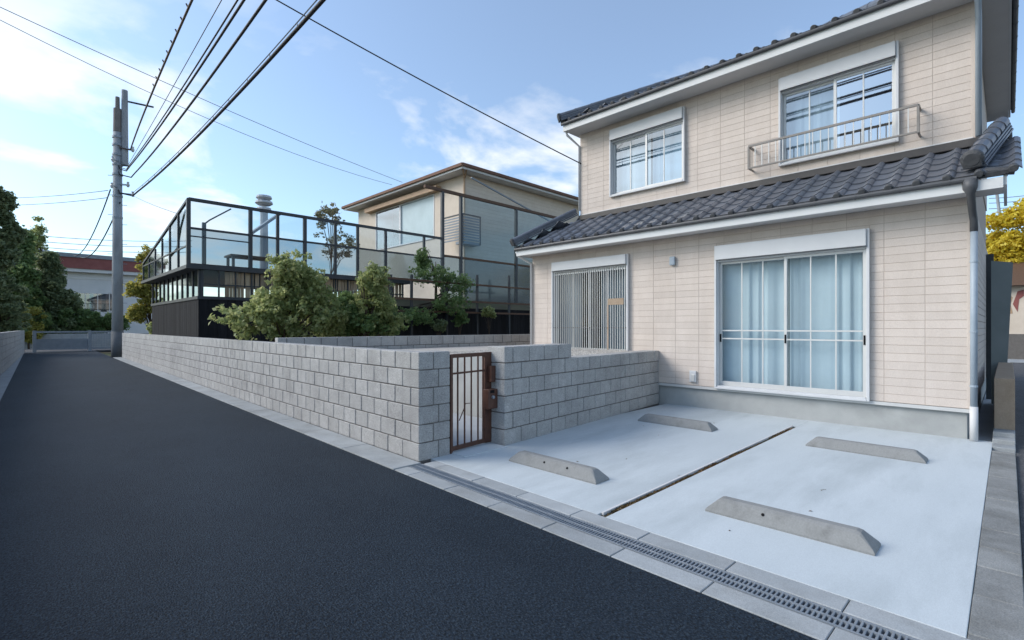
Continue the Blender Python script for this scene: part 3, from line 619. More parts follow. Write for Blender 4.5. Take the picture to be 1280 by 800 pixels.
def folded(x, y0, y1, z0, z1, amp, pitch, seed):
    r = random.Random(seed); n = int((y1 - y0) / 0.018); v = []; f = []
    ph = 0; ys = []
    for i in range(n + 1):
        y = y0 + (y1 - y0) * i / n; ph += 0.018 / pitch * 2 * math.pi * (0.75 + 0.5 * math.sin(i * 0.13 + seed))
        ox = amp * math.sin(ph) + amp * 0.35 * math.sin(ph * 2.3 + seed)
        v += [(x + ox * 1.15, y, z0), (x + ox * 0.9, y, z1)]
    for i in range(n): f.append((2*i, 2*i+1, 2*i+3, 2*i+2))
    return v, f
def win(X, W, label, muntins=1, shutter=0.25, bars=None, glass_l='glass', glass_r='glass', curtain=True, cur_mat='curtain', handle=False, cur_parts=None):
    y0, y1, z0, z1 = W; zt = z1 - shutter               # y1 is the left jamb as seen from the lane
    fr = MB(); o = 0.05; t = 0.035
    fr.box((X - o, y0, z0), (X + 0.10, y0 + t, zt)); fr.box((X - o, y1 - t, z0), (X + 0.10, y1, zt))
    fr.box((X - o, y0 + t, zt - 0.03), (X + 0.10, y1 - t, zt)); fr.box((X - o - 0.02, y0 + t, z0), (X + 0.10, y1 - t, z0 + 0.04))
    # outer shutter guides
    fr.box((X - 0.085, y0 - 0.012, z0 - 0.01), (X - 0.0205, y0 + 0.022, z1 + 0.006)); fr.box((X - 0.085, y1 - 0.022, z0 - 0.01), (X - 0.0205, y1 + 0.012, z1 + 0.006))
    fr.box((X - 0.09, y0 + 0.022, z0 - 0.012), (X - 0.03, y1 - 0.022, z0 + 0.018))
    w = fr.build('window', M['white'], house, bevel=0.003); w['label'] = label
    sb = MB(); sb.box((X - 0.12, y0 + 0.023, zt + 0.002), (X + 0.08, y1 - 0.023, z1)); sb.build('shutter_box', M['white'], w, bevel=0.008)
    sl = MB(); sl.box((X - 0.124, y0 + 0.023, zt - 0.004), (X - 0.09, y1 - 0.023, zt + 0.0015)); sl.build('shutter_lip', M['gutter'], w)
    ym = (y0 + y1) / 2
    for k, (a, b, dx, gm) in enumerate(((ym - 0.022, y1 - t - 0.001, 0.030, glass_l), (y0 + t + 0.001, ym + 0.022, -0.012, glass_r))):
        s = MB(); x = X + dx; st = 0.042; zb = z0 + 0.041; zh = zt - 0.031; br = 0.075 if muntins > 1 else 0.05
        s.box((x, a, zb), (x + 0.03, a + st, zh)); s.box((x, b - st, zb), (x + 0.03, b, zh))
        s.box((x, a + st, zb), (x + 0.03, b - st, zb + br)); s.box((x, a + st, zh - 0.04), (x + 0.03, b - st, zh))
        s.build('sash', M['sash'], w, bevel=0.002)
        g = MB(); g.add([(x + 0.015, a + st - 0.004, zb + br - 0.004), (x + 0.015, b - st + 0.004, zb + br - 0.004), (x + 0.015, b - st + 0.004, zh - 0.036), (x + 0.015, a + st - 0.004, zh - 0.036)], [(0, 3, 2, 1)]); g.build('pane', M[gm], w)
        for q in range(muntins):
            yy = a + st + (b - a - 2 * st) * (q + 1) / (muntins + 1)
            mu = MB(); mu.box((x + 0.002, yy - 0.009, zb + br), (x + 0.0115, yy + 0.009, zh - 0.04)); mu.build('muntin', M['sash'], w)
        if muntins > 1:
            for zz in (zb + 0.98 - 0.17, zb + 0.98 - 0.03):
                mu = MB(); mu.box((x - 0.002, a + st, zz), (x + 0.0105, b - st, zz + 0.022)); mu.build('muntin', M['sash'], w)
        if handle:
            h = MB(); yy = b - 0.021 if k == 0 else a + 0.021
            h.box((x - 0.008, yy - 0.012, zb + 0.76), (x + 0.002, yy + 0.012, zb + 0.9)); h.build('pull_handle', M['dark_void'], w)
            if k == 1: h = MB(); h.box((x - 0.008, b - 0.033, zb + 0.76), (x + 0.002, b - 0.009, zb + 0.9)); h.build('pull_handle', M['dark_void'], w)
    rm = MB(); D = 1.8
    rm.box((X + 0.121 + D, y0 - 0.4, z0 - 0.1), (X + 0.16 + D, y1 + 0.4, z1 + 0.1))
    rm.box((X + 0.121, y0 - 0.4, z0 - 0.14), (X + D + 0.12, y1 + 0.4, z0 - 0.02)); rm.box((X + 0.121, y0 - 0.4, z1), (X + D + 0.12, y1 + 0.4, z1 + 0.05))
    rm.box((X + 0.121, y0 - 0.44, z0 - 0.02), (X + D + 0.12, y0 - 0.4, z1)); rm.box((X + 0.121, y1 + 0.4, z0 - 0.02), (X + D + 0.12, y1 + 0.44, z1))
    rm.build('room', M['room'], w)
    for i, (a, b, cmn) in enumerate(cur_parts if cur_parts is not None else ((y0 - 0.05, ym - 0.01, cur_mat), (ym + 0.01, y1 + 0.05, cur_mat))):
        m = MB(); m.add(*folded(X + 0.185, a, b, z0 + 0.02, zt + 0.02, 0.016, 0.19, 3 + i * 5 + int(y0 * 7))); m.build('curtain', M[cmn], w, smooth=True)
    return w
wb = win(HX, W_BIG, 'large four-track sliding window with pale blue curtains and silver muntins', muntins=2, handle=True)
wg = win(HX, W_GRL, 'window behind a close grille of vertical bars', muntins=1, shutter=0.2, glass_l='glass_grille', glass_r='glass_grille', cur_parts=((5.38, 6.2, 'curtain_dim'), (6.75, 7.4, 'curtain_dim')))
wr = win(UX, W_UPR, 'upper window behind the small balcony rail', muntins=1, shutter=0.23, glass_l='glass_dark', glass_r='glass_sky', cur_parts=((2.02, 2.9, 'curtain_grey'),))
wl = win(UX, W_UPL, 'upper window with plain panes near the roof corner', muntins=1, shutter=0.24, glass_l='glass_dark', glass_r='glass_dark', cur_parts=((5.56, 6.5, 'curtain_grey'), (4.6, 5.5, 'curtain')))
# grille on the left window
y0, y1, z0, z1 = W_GRL
me = piece_mesh(0.016, 0.013, z1 - 0.2 - z0 - 0.06, 0.002, M['sash'])
for k in range(34):
    inst('grille_bar', me, Matrix.Translation((HX - 0.062, y0 + 0.07 + k * (y1 - y0 - 0.14) / 33, (z0 + z1 - 0.2) / 2)), wg)
for zz in (z0 + 0.52, z1 - 0.29):
    m = MB(); m.box((HX - 0.052, y0 + 0.02, zz), (HX - 0.040, y1 - 0.02, zz + 0.018)); m.build('grille_rail', M['gutter'] if zz < 2 else M['sash'], wg)
m = MB(); m.box((HX - 0.078, y0 + 0.09, 1.93), (HX - 0.0715, y0 + 0.47, 2.06)); m.build('grille_plate', M['tan_wall'], wg)
m = MB(); m.box((HX - 0.0775, y0 + 0.455, z0 + 0.03), (HX - 0.0715, y0 + 0.475, 1.93)); m.build('brown_strip', M['tan_trim'], wg)
# balcony rail
bal = MB(); bx = UX - 0.27; by0, by1, bz0, bz1 = 0.94, 3.34, 4.36, 4.76
bal.beam((bx, by0, bz1), (bx, by1, bz1), 0.03, 0.035); bal.beam((bx, by0 + 0.017, bz0), (bx, by1 - 0.017, bz0), 0.025, 0.025)
for yy in (by0, by1):
    bal.beam((bx + 0.017, yy, bz1), (UX - 0.018, yy, bz1), 0.03, 0.034); bal.beam((bx + 0.014, yy, bz0), (UX - 0.018, yy, bz0), 0.025, 0.024)
    bal.beam((bx, yy, bz0 - 0.014), (bx, yy, bz1 - 0.018), 0.028, 0.028)
    for q in (1, 2): bal.beam((bx + q * 0.085, yy, bz0 + 0.013), (bx + q * 0.085, yy, bz1 - 0.018), 0.012, 0.012)
M['rail'] = material('rail_bronze', (0.20, 0.185, 0.17), (0.26, 0.24, 0.22), 6, 0.5, 0.4)
br = bal.build('balcony_rail', M['rail'], house)
me = piece_mesh(0.012, 0.014, bz1 - bz0 - 0.03, 0.001, M['sash'])
for k in range(1, 21): inst('rail_bar', me, Matrix.Translation((bx, by0 + (by1 - by0) * k / 21, (bz0 + bz1) / 2)), br)

# --- roofs
def tile_mesh(w, l, eave, mat):
    n = 11; top = []
    for i in range(n + 1):
        s = i / n
        h = -0.020 * math.sin(math.pi * min(1, s / 0.70)) if s < 0.70 else 0.034 * math.sin(math.pi * (s - 0.70) / 0.30)
        top.append((s * w, h))
    v = []; th = 0.020
    for (yy, dz) in ((0.0, th), (l, 0.0)):
        v += [(a, yy, h + dz) for a, h in top]
    for (yy, dz) in ((0.0, 0.0), (l, -th)):
        v += [(a, yy, h + dz) for a, h in top]
    N = n + 1; f = []
    for i in range(n):
        f.append((i, i + 1, N + i + 1, N + i)); f.append((2*N + i, i + 2*N + N, 3*N + i + 1, 2*N + i + 1))
        f.append((2*N + i, 2*N + i + 1, i + 1, i))
    f.append((0, N, 3*N, 2*N)); f.append((n, 2*N + n, 3*N + n, N + n))
    m = MB(); m.add(v, f)
    me = m.mesh('roof_tile', smooth=False); 
    for p in me.polygons:
        p.use_smooth = True
    me.set_sharp_from_angle(angle=R(40))
    me.materials.append(mat); me.materials.append(M['kawara_end'])
    return me
def cap_mesh(w):
    m = MB(); c = Vector((w * 0.85, -0.012, 0.026)); m.tube([c + Vector((0, 0.05, 0)), c + Vector((0, -0.016, 0)), c + Vector((0, -0.022, 0))], [0.045, 0.045, 0.036], 14)
    # hanging lip of the eave tile
    m.prism([(0.01, -0.006, 0.018), (0.01, -0.006, -0.03), (w * 0.35, -0.006, -0.045), (w * 0.74, -0.006, -0.02), (w * 0.74, -0.006, 0.018)], (0, 0.012, 0))
    me = m.mesh('eave_tile_cap'); me.materials.append(M['kawara_end']); return me
TW, TL = 0.295, 0.30
t_std = tile_mesh(TW + 0.03, TL + 0.06, False, M['kawara']); t_cap = cap_mesh(TW)
def tile_slope(parent, O, A, U, ncol, nrow, row_offset=0.0, keep=None, n_single=9999, start=0, caps=True):
    """O eave corner, A along the eave, U up the slope"""
    A = Vector(A).normalized(); U = Vector(U).normalized(); Nn = A.cross(U).normalized(); A2 = A
    rest = MB(); cnt = 0
    for r in range(nrow):
        for c in range(ncol):
            p = Vector(O) + A * (c * TW + row_offset) + U * (r * TL) + Nn * 0.012
            if keep and not keep(p + A * TW / 2 + U * TL * 0.5): continue
            Mx = Matrix(((A.x, U.x, Nn.x, p.x), (A.y, U.y, Nn.y, p.y), (A.z, U.z, Nn.z, p.z), (0, 0, 0, 1)))
            if cnt < n_single:
                j = Matrix.Rotation(rng.uniform(-.008, .008), 4, 'Z') @ Matrix.Rotation(rng.uniform(-.008, .008), 4, 'X')
                inst('roof_tile', t_std, Mx @ j, parent)
                if r == 0 and caps: inst('eave_tile_end', t_cap, Mx, parent)
            else:
                rest.add([Mx @ v.co for v in t_std.vertices], [tuple(q.vertices) for q in t_std.polygons])
            cnt += 1
    if rest.v:
        o = rest.build('roof_tiles', M['kawara_isl'], parent, smooth=True); stuff(o)
EX, EZ = 8.30, 3.305                                   # lower eave
RT = 4.06; LEV = 8.17; REV = 0.02
low = MB()
# roof deck under the tiles: front slope, left slope, back (simple)
th = 0.03
P = {'e0': (EX, REV, EZ), 'e1': (EX, LEV, EZ), 'h': (UX + 0.05, YU + 0.02, RT + 0.02), 't0': (UX + 0.05, REV, RT + 0.02), 'b1': (18.9, LEV, EZ), 'hb': (18.0, YU + 0.02, RT + 0.02)}
def slabpoly(m, pts, t):
    m.prism([Vector(p) - Vector((0, 0, t)) for p in pts], (0, 0, t))
slabpoly(low, [P['e0'], P['e1'], P['h'], P['t0']], th)
slabpoly(low, [P['e1'], P['b1'], P['hb'], P['h']], th)
low.box((15.1, YR + 0.05, 3.28), (18.9, LEV, 3.34))
low.add([(15.1, YR + 0.05, 3.34), (18.9, YR + 0.05, 3.34), (18.9, LEV, 3.34), (15.1, LEV, 3.34), (15.12, 1.5, 4.2), (15.12, 7.0, 4.2)], [(0, 1, 4), (1, 2, 5, 4), (2, 3, 5)])
lr = low.build('roof', M['kawara_end'], house); lr['label'] = 'lower lean-to roof of wavy dark grey tiles'
Uv = Vector((P['t0'][0] - EX, 0, RT + 0.02 - EZ)); nrow = int(Uv.length / TL) + 1
def hipx(p):                                           # right of the hip line?
    k = (p.x - EX) / (UX + 0.05 - EX); return p.y < LEV - k * (LEV - YU - 0.02) - 0.03 and p.x < UX - 0.01 and p.y > REV - 0.02
tile_slope(lr, (EX - 0.02, LEV, EZ), (0, -1, 0), Uv, 28, nrow, keep=hipx)
stl = MB()                                             # left slope: joined, nearly edge-on
Ul = Vector((0, YU + 0.02 - LEV, RT + 0.02 - EZ))
Ln = int(10.5 / TW)
_s = tile_slope(lr, (18.8, LEV + 0.02, EZ), (-1, 0, 0), Ul, 35, 4, n_single=0,
           keep=lambda p: (p.x - EX) / (UX + 0.05 - EX) > (LEV - p.y) / (LEV - YU) and p.y > YU)
# hip ridge
def ridge(parent, a, b, w=0.16, layers=2, cap_r=0.075, n=6, end=True):
    a = Vector(a); b = Vector(b); d = (b - a).normalized(); up = Vector((0, 0, 1)); s = d.cross(up).normalized(); u = s.cross(d)
    for k in range(layers):
        m = MB(); off = u * (0.03 + 0.036 * k); m.beam(a + off, b + off, w - 0.02 * k, 0.028, up=u); m.build('ridge_course', M['kawara'], parent, bevel=0.004)
    L = (b - a).length; st = L / n
    for i in range(n):
        p = a + d * (st * i) + u * (0.035 + 0.036 * layers); q = p + d * (st + 0.02)
        m = MB(); m.tube([p, p + d * 0.03, q], [cap_r * 1.06, cap_r * 1.0, cap_r * 0.94], 12); m.build('ridge_tile', M['kawara'], parent, smooth=False)
    if end:
        m = MB(); p = a + u * (0.03 + 0.036 * layers); m.tube([p - d * 0.05, p - d * 0.03, p + d * 0.02], [cap_r * 0.8, cap_r * 1.2, cap_r * 1.2], 14); m.box((-0.09, -0.045, -0.1), (0.09, -0.01, 0.05), Matrix(((s.x, d.x, u.x, p.x), (s.y, d.y, u.y, p.y), (s.z, d.z, u.z, p.z), (0, 0, 0, 1))))
        m.build('ridge_end', M['kawara_end'], parent, bevel=0.006)
ridge(lr, (EX - 0.02, LEV + 0.0, EZ + 0.05), (UX - 0.06, YU + 0.08, RT + 0.10), n=6, w=0.19, layers=3, cap_r=0.062)
# right verge: a heavy descending ridge of stacked tiles
ridge(lr, (EX + 0.10, 0.30, EZ + 0.12), (UX + 0.2, 0.06, RT + 0.16), w=0.24, layers=3, cap_r=0.095, n=6)
for k in range(8):                                     # verge tiles hanging over the side, seen as a stack of leaves
    f = k / 7; p = Vector((EX + 0.04 + f * 1.4, 0.02 - 0.02 * f, EZ + 0.03 + f * 0.74))
    m = MB(); m.prism([p + Vector((0, 0.22, 0.05)), p + Vector((0, 0.0, 0.0)), p + Vector((0, -0.02, -0.07)), p + Vector((0, 0.005, -0.07)), p + Vector((0, 0.03, -0.03)), p + Vector((0, 0.22, 0.02))], (0.24, 0, 0.115)); m.build('verge_tile', M['kawara'], lr, bevel=0.004)
m = MB(); m.tube([(EX + 0.05, 0.20, EZ + 0.06), (EX + 0.05, -0.06, EZ + 0.02)], 0.05, 12); m.build('verge_end_tile', M['kawara_end'], lr)
m = MB()
cp = Vector((UX + 0.18, -0.01, RT + 0.22)); m.tube([cp + Vector((0, 0.02 + 0.035 * math.cos(a), 0.04 + 0.04 * math.sin(a))) for a in [i * 0.5 for i in range(2, 12)]], 0.007, 6); m.tube([cp + Vector((0, 0, -0.25)), cp + Vector((0, 0.0, 0.02))], [0.04, 0.03], 8); m.build('ridge_ornament', M['kawara_end'], lr)
# flashing where the lower roof meets the upper wall
m = MB(); m.box((UX - 0.10, REV + 0.1, RT - 0.02), (UX - 0.012, YU + 0.01, RT + 0.10)); m.build('wall_flashing', M['roofmetal'], house, bevel=0.01)
m = MB(); m.box((UX - 0.05, REV + 0.33, RT + 0.101), (UX - 0.012, YU + 0.005, RT + 0.13)); m.build('wall_flashing', M['soffit'], house, bevel=0.004)
# fascia, soffit, gutter of the lower roof
m = MB(); m.box((EX - 0.005, REV + 0.02, 3.135), (EX + 0.05, LEV - 0.02, 3.262)); m.build('fascia', M['fascia'], house)
m = MB(); m.box((EX + 0.051, REV + 0.02, 3.162), (HX + 0.1, LEV - 0.02, 3.18)); m.box((HX + 0.1, YL - 0.02, 3.1625), (18.8, LEV - 0.02, 3.1795)); m.build('soffit', M['soffit'], house)
m = MB(); m.box((EX + 0.05, LEV - 0.0195, 3.136), (18.8, LEV + 0.005, 3.261)); m.build('fascia', M['fascia'], house)
m = MB(); m.box((EX + 0.03, REV - 0.012, 3.167), (UX + 0.1, REV + 0.0195, 3.286)); m.build('verge_board', M['fascia'], house)
def gutter(name, a, b, parent, n=14):
    m = MB(); m.tube([a, b], 0.033, 10); g = m.build(name, M['gutter'], parent)
    a = Vector(a); b = Vector(b)
    for i in range(n):
        p = a.lerp(b, (i + 0.5) / n); q = MB(); q.tube([p - (b - a).normalized() * 0.008, p + (b - a).normalized() * 0.008], 0.037, 10); q.build('gutter_bracket', M['gutter'], g)
gutter('gutter', (EX - 0.035, REV + 0.25, EZ - 0.022), (EX - 0.035, LEV, EZ - 0.022), house, 16)
# left under-eave pipe elbow and downpipe
m = MB(); m.tube([(EX + 0.0, LEV - 0.02, EZ - 0.06), (EX + 0.03, LEV - 0.03, EZ - 0.16), (HX - 0.05, YL + 0.03, 2.98), (HX - 0.05, YL + 0.03, 0.2)], 0.03, 10); m.build('downpipe', M['pipe_light'], house, smooth=True)
# right downpipe with hopper
dp = (HX - 0.055, YR - 0.035)
m = MB(); m.tube([(EX - 0.015, 0.33, EZ - 0.02), (EX - 0.015, 0.33, EZ - 0.13), (EX + 0.01, 0.325, EZ - 0.19), (HX - 0.16, dp[1] + 0.01, 2.95), (dp[0], dp[1], 2.84), (dp[0], dp[1], 2.70)], [0.075, 0.07, 0.043, 0.041, 0.041, 0.041], 12); m.build('hopper', M['gutter'], house, smooth=True)
m = MB(); m.tube([(dp[0], dp[1], 2.78), (dp[0], dp[1], 0.42)], 0.036, 12); pipe = m.build('downpipe', M['pipe'], house, smooth=True)
m = MB(); m.tube([(dp[0], dp[1], 0.45), (dp[0], dp[1], 0.015)], 0.042, 12); m.build('downpipe_sleeve', M['pipe_light'], house, smooth=True)
for zz in (2.3, 1.4, 0.7):
    m = MB(); m.tube([(dp[0], dp[1], zz), (dp[0], dp[1], zz + 0.025)], 0.041, 12); m.box((dp[0], dp[1] - 0.008, zz), (HX + 0.02, dp[1] + 0.008, zz + 0.024)); m.build('pipe_clip', M['pipe'], house)
up = (UX - 0.055, YR - 0.05)
m = MB(); m.tube([(UX - 0.45, YR - 0.05, 6.2), (UX - 0.40, YR - 0.05, 6.08), (up[0], up[1], 5.86), (up[0], up[1], RT + 0.12)], 0.036, 12); m.build('downpipe', M['pipe'], house, smooth=True)
# upper roof: hipped, with deep soffit
ux0, ux1, uy0, uy1, uz = 9.20, 15.65, -0.06, 7.50, 6.30
m = MB(); zr = 7.75; a_ = 3.3
rp = [(ux0, uy0, uz), (ux1, uy0, uz), (ux1, uy1, uz), (ux0, uy1, uz), (ux0 + 3.2, uy0 + 3.2, zr), (ux0 + 3.2, uy1 - 3.2, zr)]
m.add(rp, [(0, 1, 4), (1, 2, 5, 4), (2, 3, 5), (3, 0, 4, 5), (3, 2, 1, 0)]); ur = m.build('roof', M['kawara_end'], house); ur['label'] = 'upper hipped roof of dark grey tiles'
Uf = Vector((3.2, 0, zr - uz))
tile_slope(ur, (ux0 - 0.02, uy1, uz), (0, -1, 0), Uf, 25, 1)
tile_slope(ur, (ux0 - 0.02, uy1, uz), (0, -1, 0), Uf, 25, 11, n_single=0, keep=lambda p: p.x > ux0 + 0.25 and (p.y - uy0) > (p.x - ux0) and (uy1 - p.y) > (p.x - ux0))
tile_slope(ur, (ux0, uy0 - 0.02, uz), (1, 0, 0), Vector((0, 3.2, zr - uz)), 21, 11, n_single=0, keep=lambda p: (p.x - ux0) > (p.y - uy0) and (ux1 - p.x) > (p.y - uy0))
tile_slope(ur, (ux1, uy1 + 0.02, uz), (-1, 0, 0), Vector((0, -3.2, zr - uz)), 21, 11, n_single=0, keep=lambda p: (p.x - ux0) > (uy1 - p.y) and (ux1 - p.x) > (uy1 - p.y))
ridge(ur, (ux0 - 0.02, uy1 + 0.02, uz + 0.04), (ux0 + 3.2, uy1 - 3.2, zr + 0.04), n=12, w=0.2, layers=3)
ridge(ur, (ux0 - 0.02, uy0 - 0.02, uz + 0.04), (ux0 + 3.2, uy0 + 3.2, zr + 0.04), n=12, w=0.2, layers=3)
ridge(ur, (ux0 + 3.2, uy0 + 3.2, zr + 0.06), (ux0 + 3.2, uy1 - 3.2, zr + 0.06), n=4, w=0.22, layers=3, end=False)
m = MB(); m.box((ux0 - 0.005, uy0 + 0.02, 6.115), (ux0 + 0.05, uy1 - 0.02, 6.255)); m.build('fascia', M['fascia'], house)
m = MB(); m.box((ux0 + 0.05, uy1 - 0.05, 6.141), (ux1, uy1 - 0.021, 6.274)); m.build('fascia', M['fascia'], house)
m = MB(); m.box((ux0 + 0.05, uy0 + 0.021, 6.141), (ux1, uy0 + 0.05, 6.274)); m.build('fascia', M['fascia'], house)
m = MB(); m.box((ux0 + 0.051, uy0 + 0.051, 6.138), (ux1, uy1 - 0.051, 6.16)); m.build('soffit', M['soffit'], house)
gutter('gutter', (ux0 - 0.035, uy0, uz - 0.02), (ux0 - 0.035, uy1, uz - 0.02), house, 16)
gutter('gutter', (ux0, uy0 - 0.02, uz - 0.05), (ux1, uy0 - 0.02, uz - 0.05), house, 12)
m = MB(); m.tube([(ux0 + 0.05, uy1 - 0.05, 6.2), (ux0 + 0.1, uy1 - 0.06, 6.05), (UX - 0.03, YU + 0.035, 5.85), (UX - 0.03, YU + 0.035, 4.3)], 0.028, 10); m.build('downpipe', M['pipe_light'], house, smooth=True)
# wall fittings
c = onX(842, 327, HX); m = MB(); m.box((HX - 0.075, c.y - 0.055, c.z - 0.075), (HX - 0.018, c.y + 0.055, c.z + 0.09)); m.build('wall_lamp', M['pipe'], house, bevel=0.02)
c = onX(868, 470, HX); m = MB(); m.box((HX - 0.05, c.y - 0.05, c.z - 0.11), (HX - 0.018, c.y + 0.075, c.z + 0.10)); m.build('outlet_box', M['white'], house, bevel=0.008)
m = MB(); m.box((HX - 0.062, c.y - 0.03, c.z - 0.10), (HX - 0.0505, c.y + 0.04, c.z + 0.03)); m.build('outlet_cover', M['sash'], house, bevel=0.006)

# things in the side passage
tw = MB(); tw.box((9.28, -0.066, -0.12), (13.5, 0.132, 0.79)); tw = tw.build('low_wall', M['tan_wall'], bevel=0.008); tag(tw, 'low tan rendered wall end standing behind three thin step slabs', 'wall')
c1 = gnd(1239, 473, 0.0)
gpn = MB(); a = Vector((13.6, 0.24, -0.05)); gpn.prism([(13.6, 0.235, -0.05), (13.6, 0.04, -0.05), (13.6, -0.07, 2.72), (13.6, 0.235, 2.78)], (0.05, 0, 0)); gpn = gpn.build('fence_panel', M['grey_panel']); tag(gpn, 'tall grey-green fence panel closing the passage beside the house', 'fence panel')
m = MB(); m.box((14.4, 0.21, -0.05), (14.45, 0.326, 3.0)); tag(m.build('gate_post', M['black_steel']), 'slim black gate post against the side of the house', 'post')

# ------------------------------------------------------------------ utility pole and wires
PX, PY = 3.66, 32.1
pole = thing('utility_pole', (PX, PY, 0), 'tall tapering concrete utility pole at the end of the lane-side block wall', 'utility pole')
m = MB(); m.tube([(PX, PY, -0.3), (PX, PY, 11.4)], [0.25, 0.18], 20); m.build('shaft', M['pole'], pole, smooth=True)
m = MB(); m.tube([(PX, PY, -0.3), (PX, PY, 1.25)], [0.262, 0.258], 20); m.build('base_sheath', M['pole_dark'], pole, smooth=True)
m = MB(); m.tube([(PX, PY, 11.4), (PX, PY, 12.0), (PX, PY, 12.6)], [0.185, 0.175, 0.17], 16); m.tube([(PX, PY, 12.5), (PX, PY, 13.2)], [0.10, 0.09], 12); m.build('pole_cap', M['pole_brown'], pole)
q = onY(157, 160, PY); q2 = (q.x - 0.05, PY - 0.1)
m = MB(); m.tube([(q2[0], q2[1], 9.75), (q2[0], q2[1], 13.6)], [0.16, 0.13], 12); m.build('extension_pole', M['pole'], pole)
m = MB(); a = onY(160, 127, PY - 0.1); b = onY(192, 134, PY - 0.1); m.beam(a, b, 0.07, 0.07); m.build('cross_arm', M['black_steel'], pole)
for zz in (11.1, 10.7, 10.2, 9.7, 8.1, 9.2, 7.0):
    m = MB(); m.tube([(PX, PY, zz), (PX, PY, zz + 0.10)], 0.222, 16); m.build('band', M['steel'], pole)
for k in range(16):
    zz = 2.2 + k * 0.5; s = 1 if k % 2 else -1; m = MB(); m.tube([(PX, PY, zz), (PX + s * 0.36, PY - s * 0.25, zz)], 0.013, 6); m.build('step_bolt', M['steel'], pole)
for (px, py) in ((166, 187), (140, 232), (160, 231), (141, 199), (166, 243)):
    p = onY(px, py, PY - 0.3); m = MB(); m.beam((PX, PY - 0.15, p.z), p, 0.05, 0.05); m.build('bracket', M['steel'], pole)
    m = MB(); m.tube([p + Vector((0, 0, -0.12)), p + Vector((0, 0, 0.0)), p + Vector((0, 0, 0.05)), p + Vector((0, 0, 0.14))], [0.05, 0.085, 0.05, 0.06], 10); m.build('insulator', M['porcelain'], pole)
def catenary(p0, p1, p2, n=28):
    """parabola through three places along the span, parameter by Y"""
    ys = [p.y for p in (p0, p1, p2)]; out = []
    for i in range(n + 1):
        y = p0.y + (p2.y - p0.y) * i / n; q = Vector((0, y, 0))
        for j, pj in enumerate((p0, p1, p2)):
            l = 1.0
            for k in range(3):
                if k != j: l *= (y - ys[k]) / (ys[j] - ys[k])
            q.x += pj.x * l; q.z += pj.z * l
        out.append(q)
    return out
def lane_cable(pa, top, Xtop, zend, r, mat, label, wraps=0, Xend=None):
    a = onY(*pa, PY - 0.3); b = onX(*top, Xtop); e = Vector((Xend if Xend is not None else Xtop - 0.3, -12, zend))
    pts = catenary(a, b, e); m = MB(); m.tube([Vector((PX, PY - 0.12, a.z + 0.25)), Vector((PX + 0.05, PY - 0.28, a.z + 0.02)), a - Vector((0, 0, 0.03))] + pts[1:], r, 8); t = tag(m.build('overhead_cable', mat, smooth=True), label, 'cable', 'cables along the lane')
    return t, pts
cb1, p1 = lane_cable((163, 187), (240, 0), 3.05, 10.0, 0.029, M['cable_brown'], 'thick brown overhead cable with small clips, highest of those along the lane')
for i in range(8, 26):
    p = p1[i // 2 + 3].lerp(p1[i // 2 + 4], (i % 2) / 2); q = MB(); q.tube([p + Vector((0, 0.03, 0.03)), p + Vector((-0.05, 0, 0.10))], 0.02, 6); q.build('clip', M['cable_brown'], cb1)
lane_cable((158, 211), (297, 0), 3.25, 9.3, 0.018, M['cable'], 'thin dark overhead wire of the twisted trio along the lane')
lane_cable((158, 213), (305, 0), 3.30, 9.2, 0.026, M['cable'], 'middle dark overhead wire of the twisted trio along the lane')
lane_cable((160, 206), (277, 0), 3.18, 9.6, 0.010, M['cable_grey'], 'hair-thin grey overhead wire beside the twisted trio along the lane')
lane_cable((164, 221), (332, 0), 3.40, 8.8, 0.029, M['cable'], 'plain thick black overhead cable below the twisted trio along the lane')
cb4, p4 = lane_cable((166, 244), (404, 0), 3.90, 8.2, 0.038, M['cable'], 'thickest black overhead cable with a hanging messenger wire, lowest along the lane')
m = MB(); m.tube([p + Vector((0, 0, 0.13)) for p in p4], 0.012, 6); m.build('messenger_wire', M['cable_grey'], cb4)
for i in range(2, 26):
    q = MB(); p = p4[i]; q.tube([p, p + Vector((0, 0, 0.13))], 0.008, 5); q.build('hanger', M['cable_grey'], cb4)
def wire(pts, r, label, mat='cable', sag=0.0, name='overhead_wire', group=None):
    a, b = Vector(pts[0]), Vector(pts[-1]); ps_ = []
    for i in range(17):
        s = i / 16; p = a.lerp(b, s); p.z -= sag * 4 * s * (1 - s); ps_.append(p)
    m = MB(); m.tube(ps_, r, 6); return tag(m.build(name, M[mat], smooth=True), label, 'wire', group)
A = onX(727, 205, UX); B = onY(345, -7, 10.4); B = B + (B - A) * 0.5
wire((A, B), 0.013, 'single black wire coming down to the corner of the beige house', sag=0.12)
mh = onX(503, 228, 15); lf = onY(0, 2, 21.0); lf = lf + (lf - mh) * 0.25
wire((mh, lf), 0.011, 'upper of two thin wires crossing the lane to the brown-roofed house', 'cable_grey', 0.25)
lf2 = onY(0, 5, 21.4); mh2 = onX(490, 231, 15); lf2 = lf2 + (lf2 - mh2) * 0.25
wire((mh2, lf2), 0.010, 'lower of two thin wires crossing the lane to the brown-roofed house', 'cable_grey', 0.75)
wire((onY(138, 237, PY), onY(122, 285, 44), onY(92, 320, 58)), 0.03, 'slack service cable dropping from the utility pole to the red-banded building', sag=0.9)
wire((onY(150, 253, PY - .3), onY(100, 321, 58)), 0.034, 'second service cable dropping from the pole toward the red-banded building', sag=1.0)
wire((onY(165, 244, PY), onX(222, 267, 3.8)), 0.01, 'thin wire from the utility pole to the glass deck corner', 'cable_grey', 0.05)
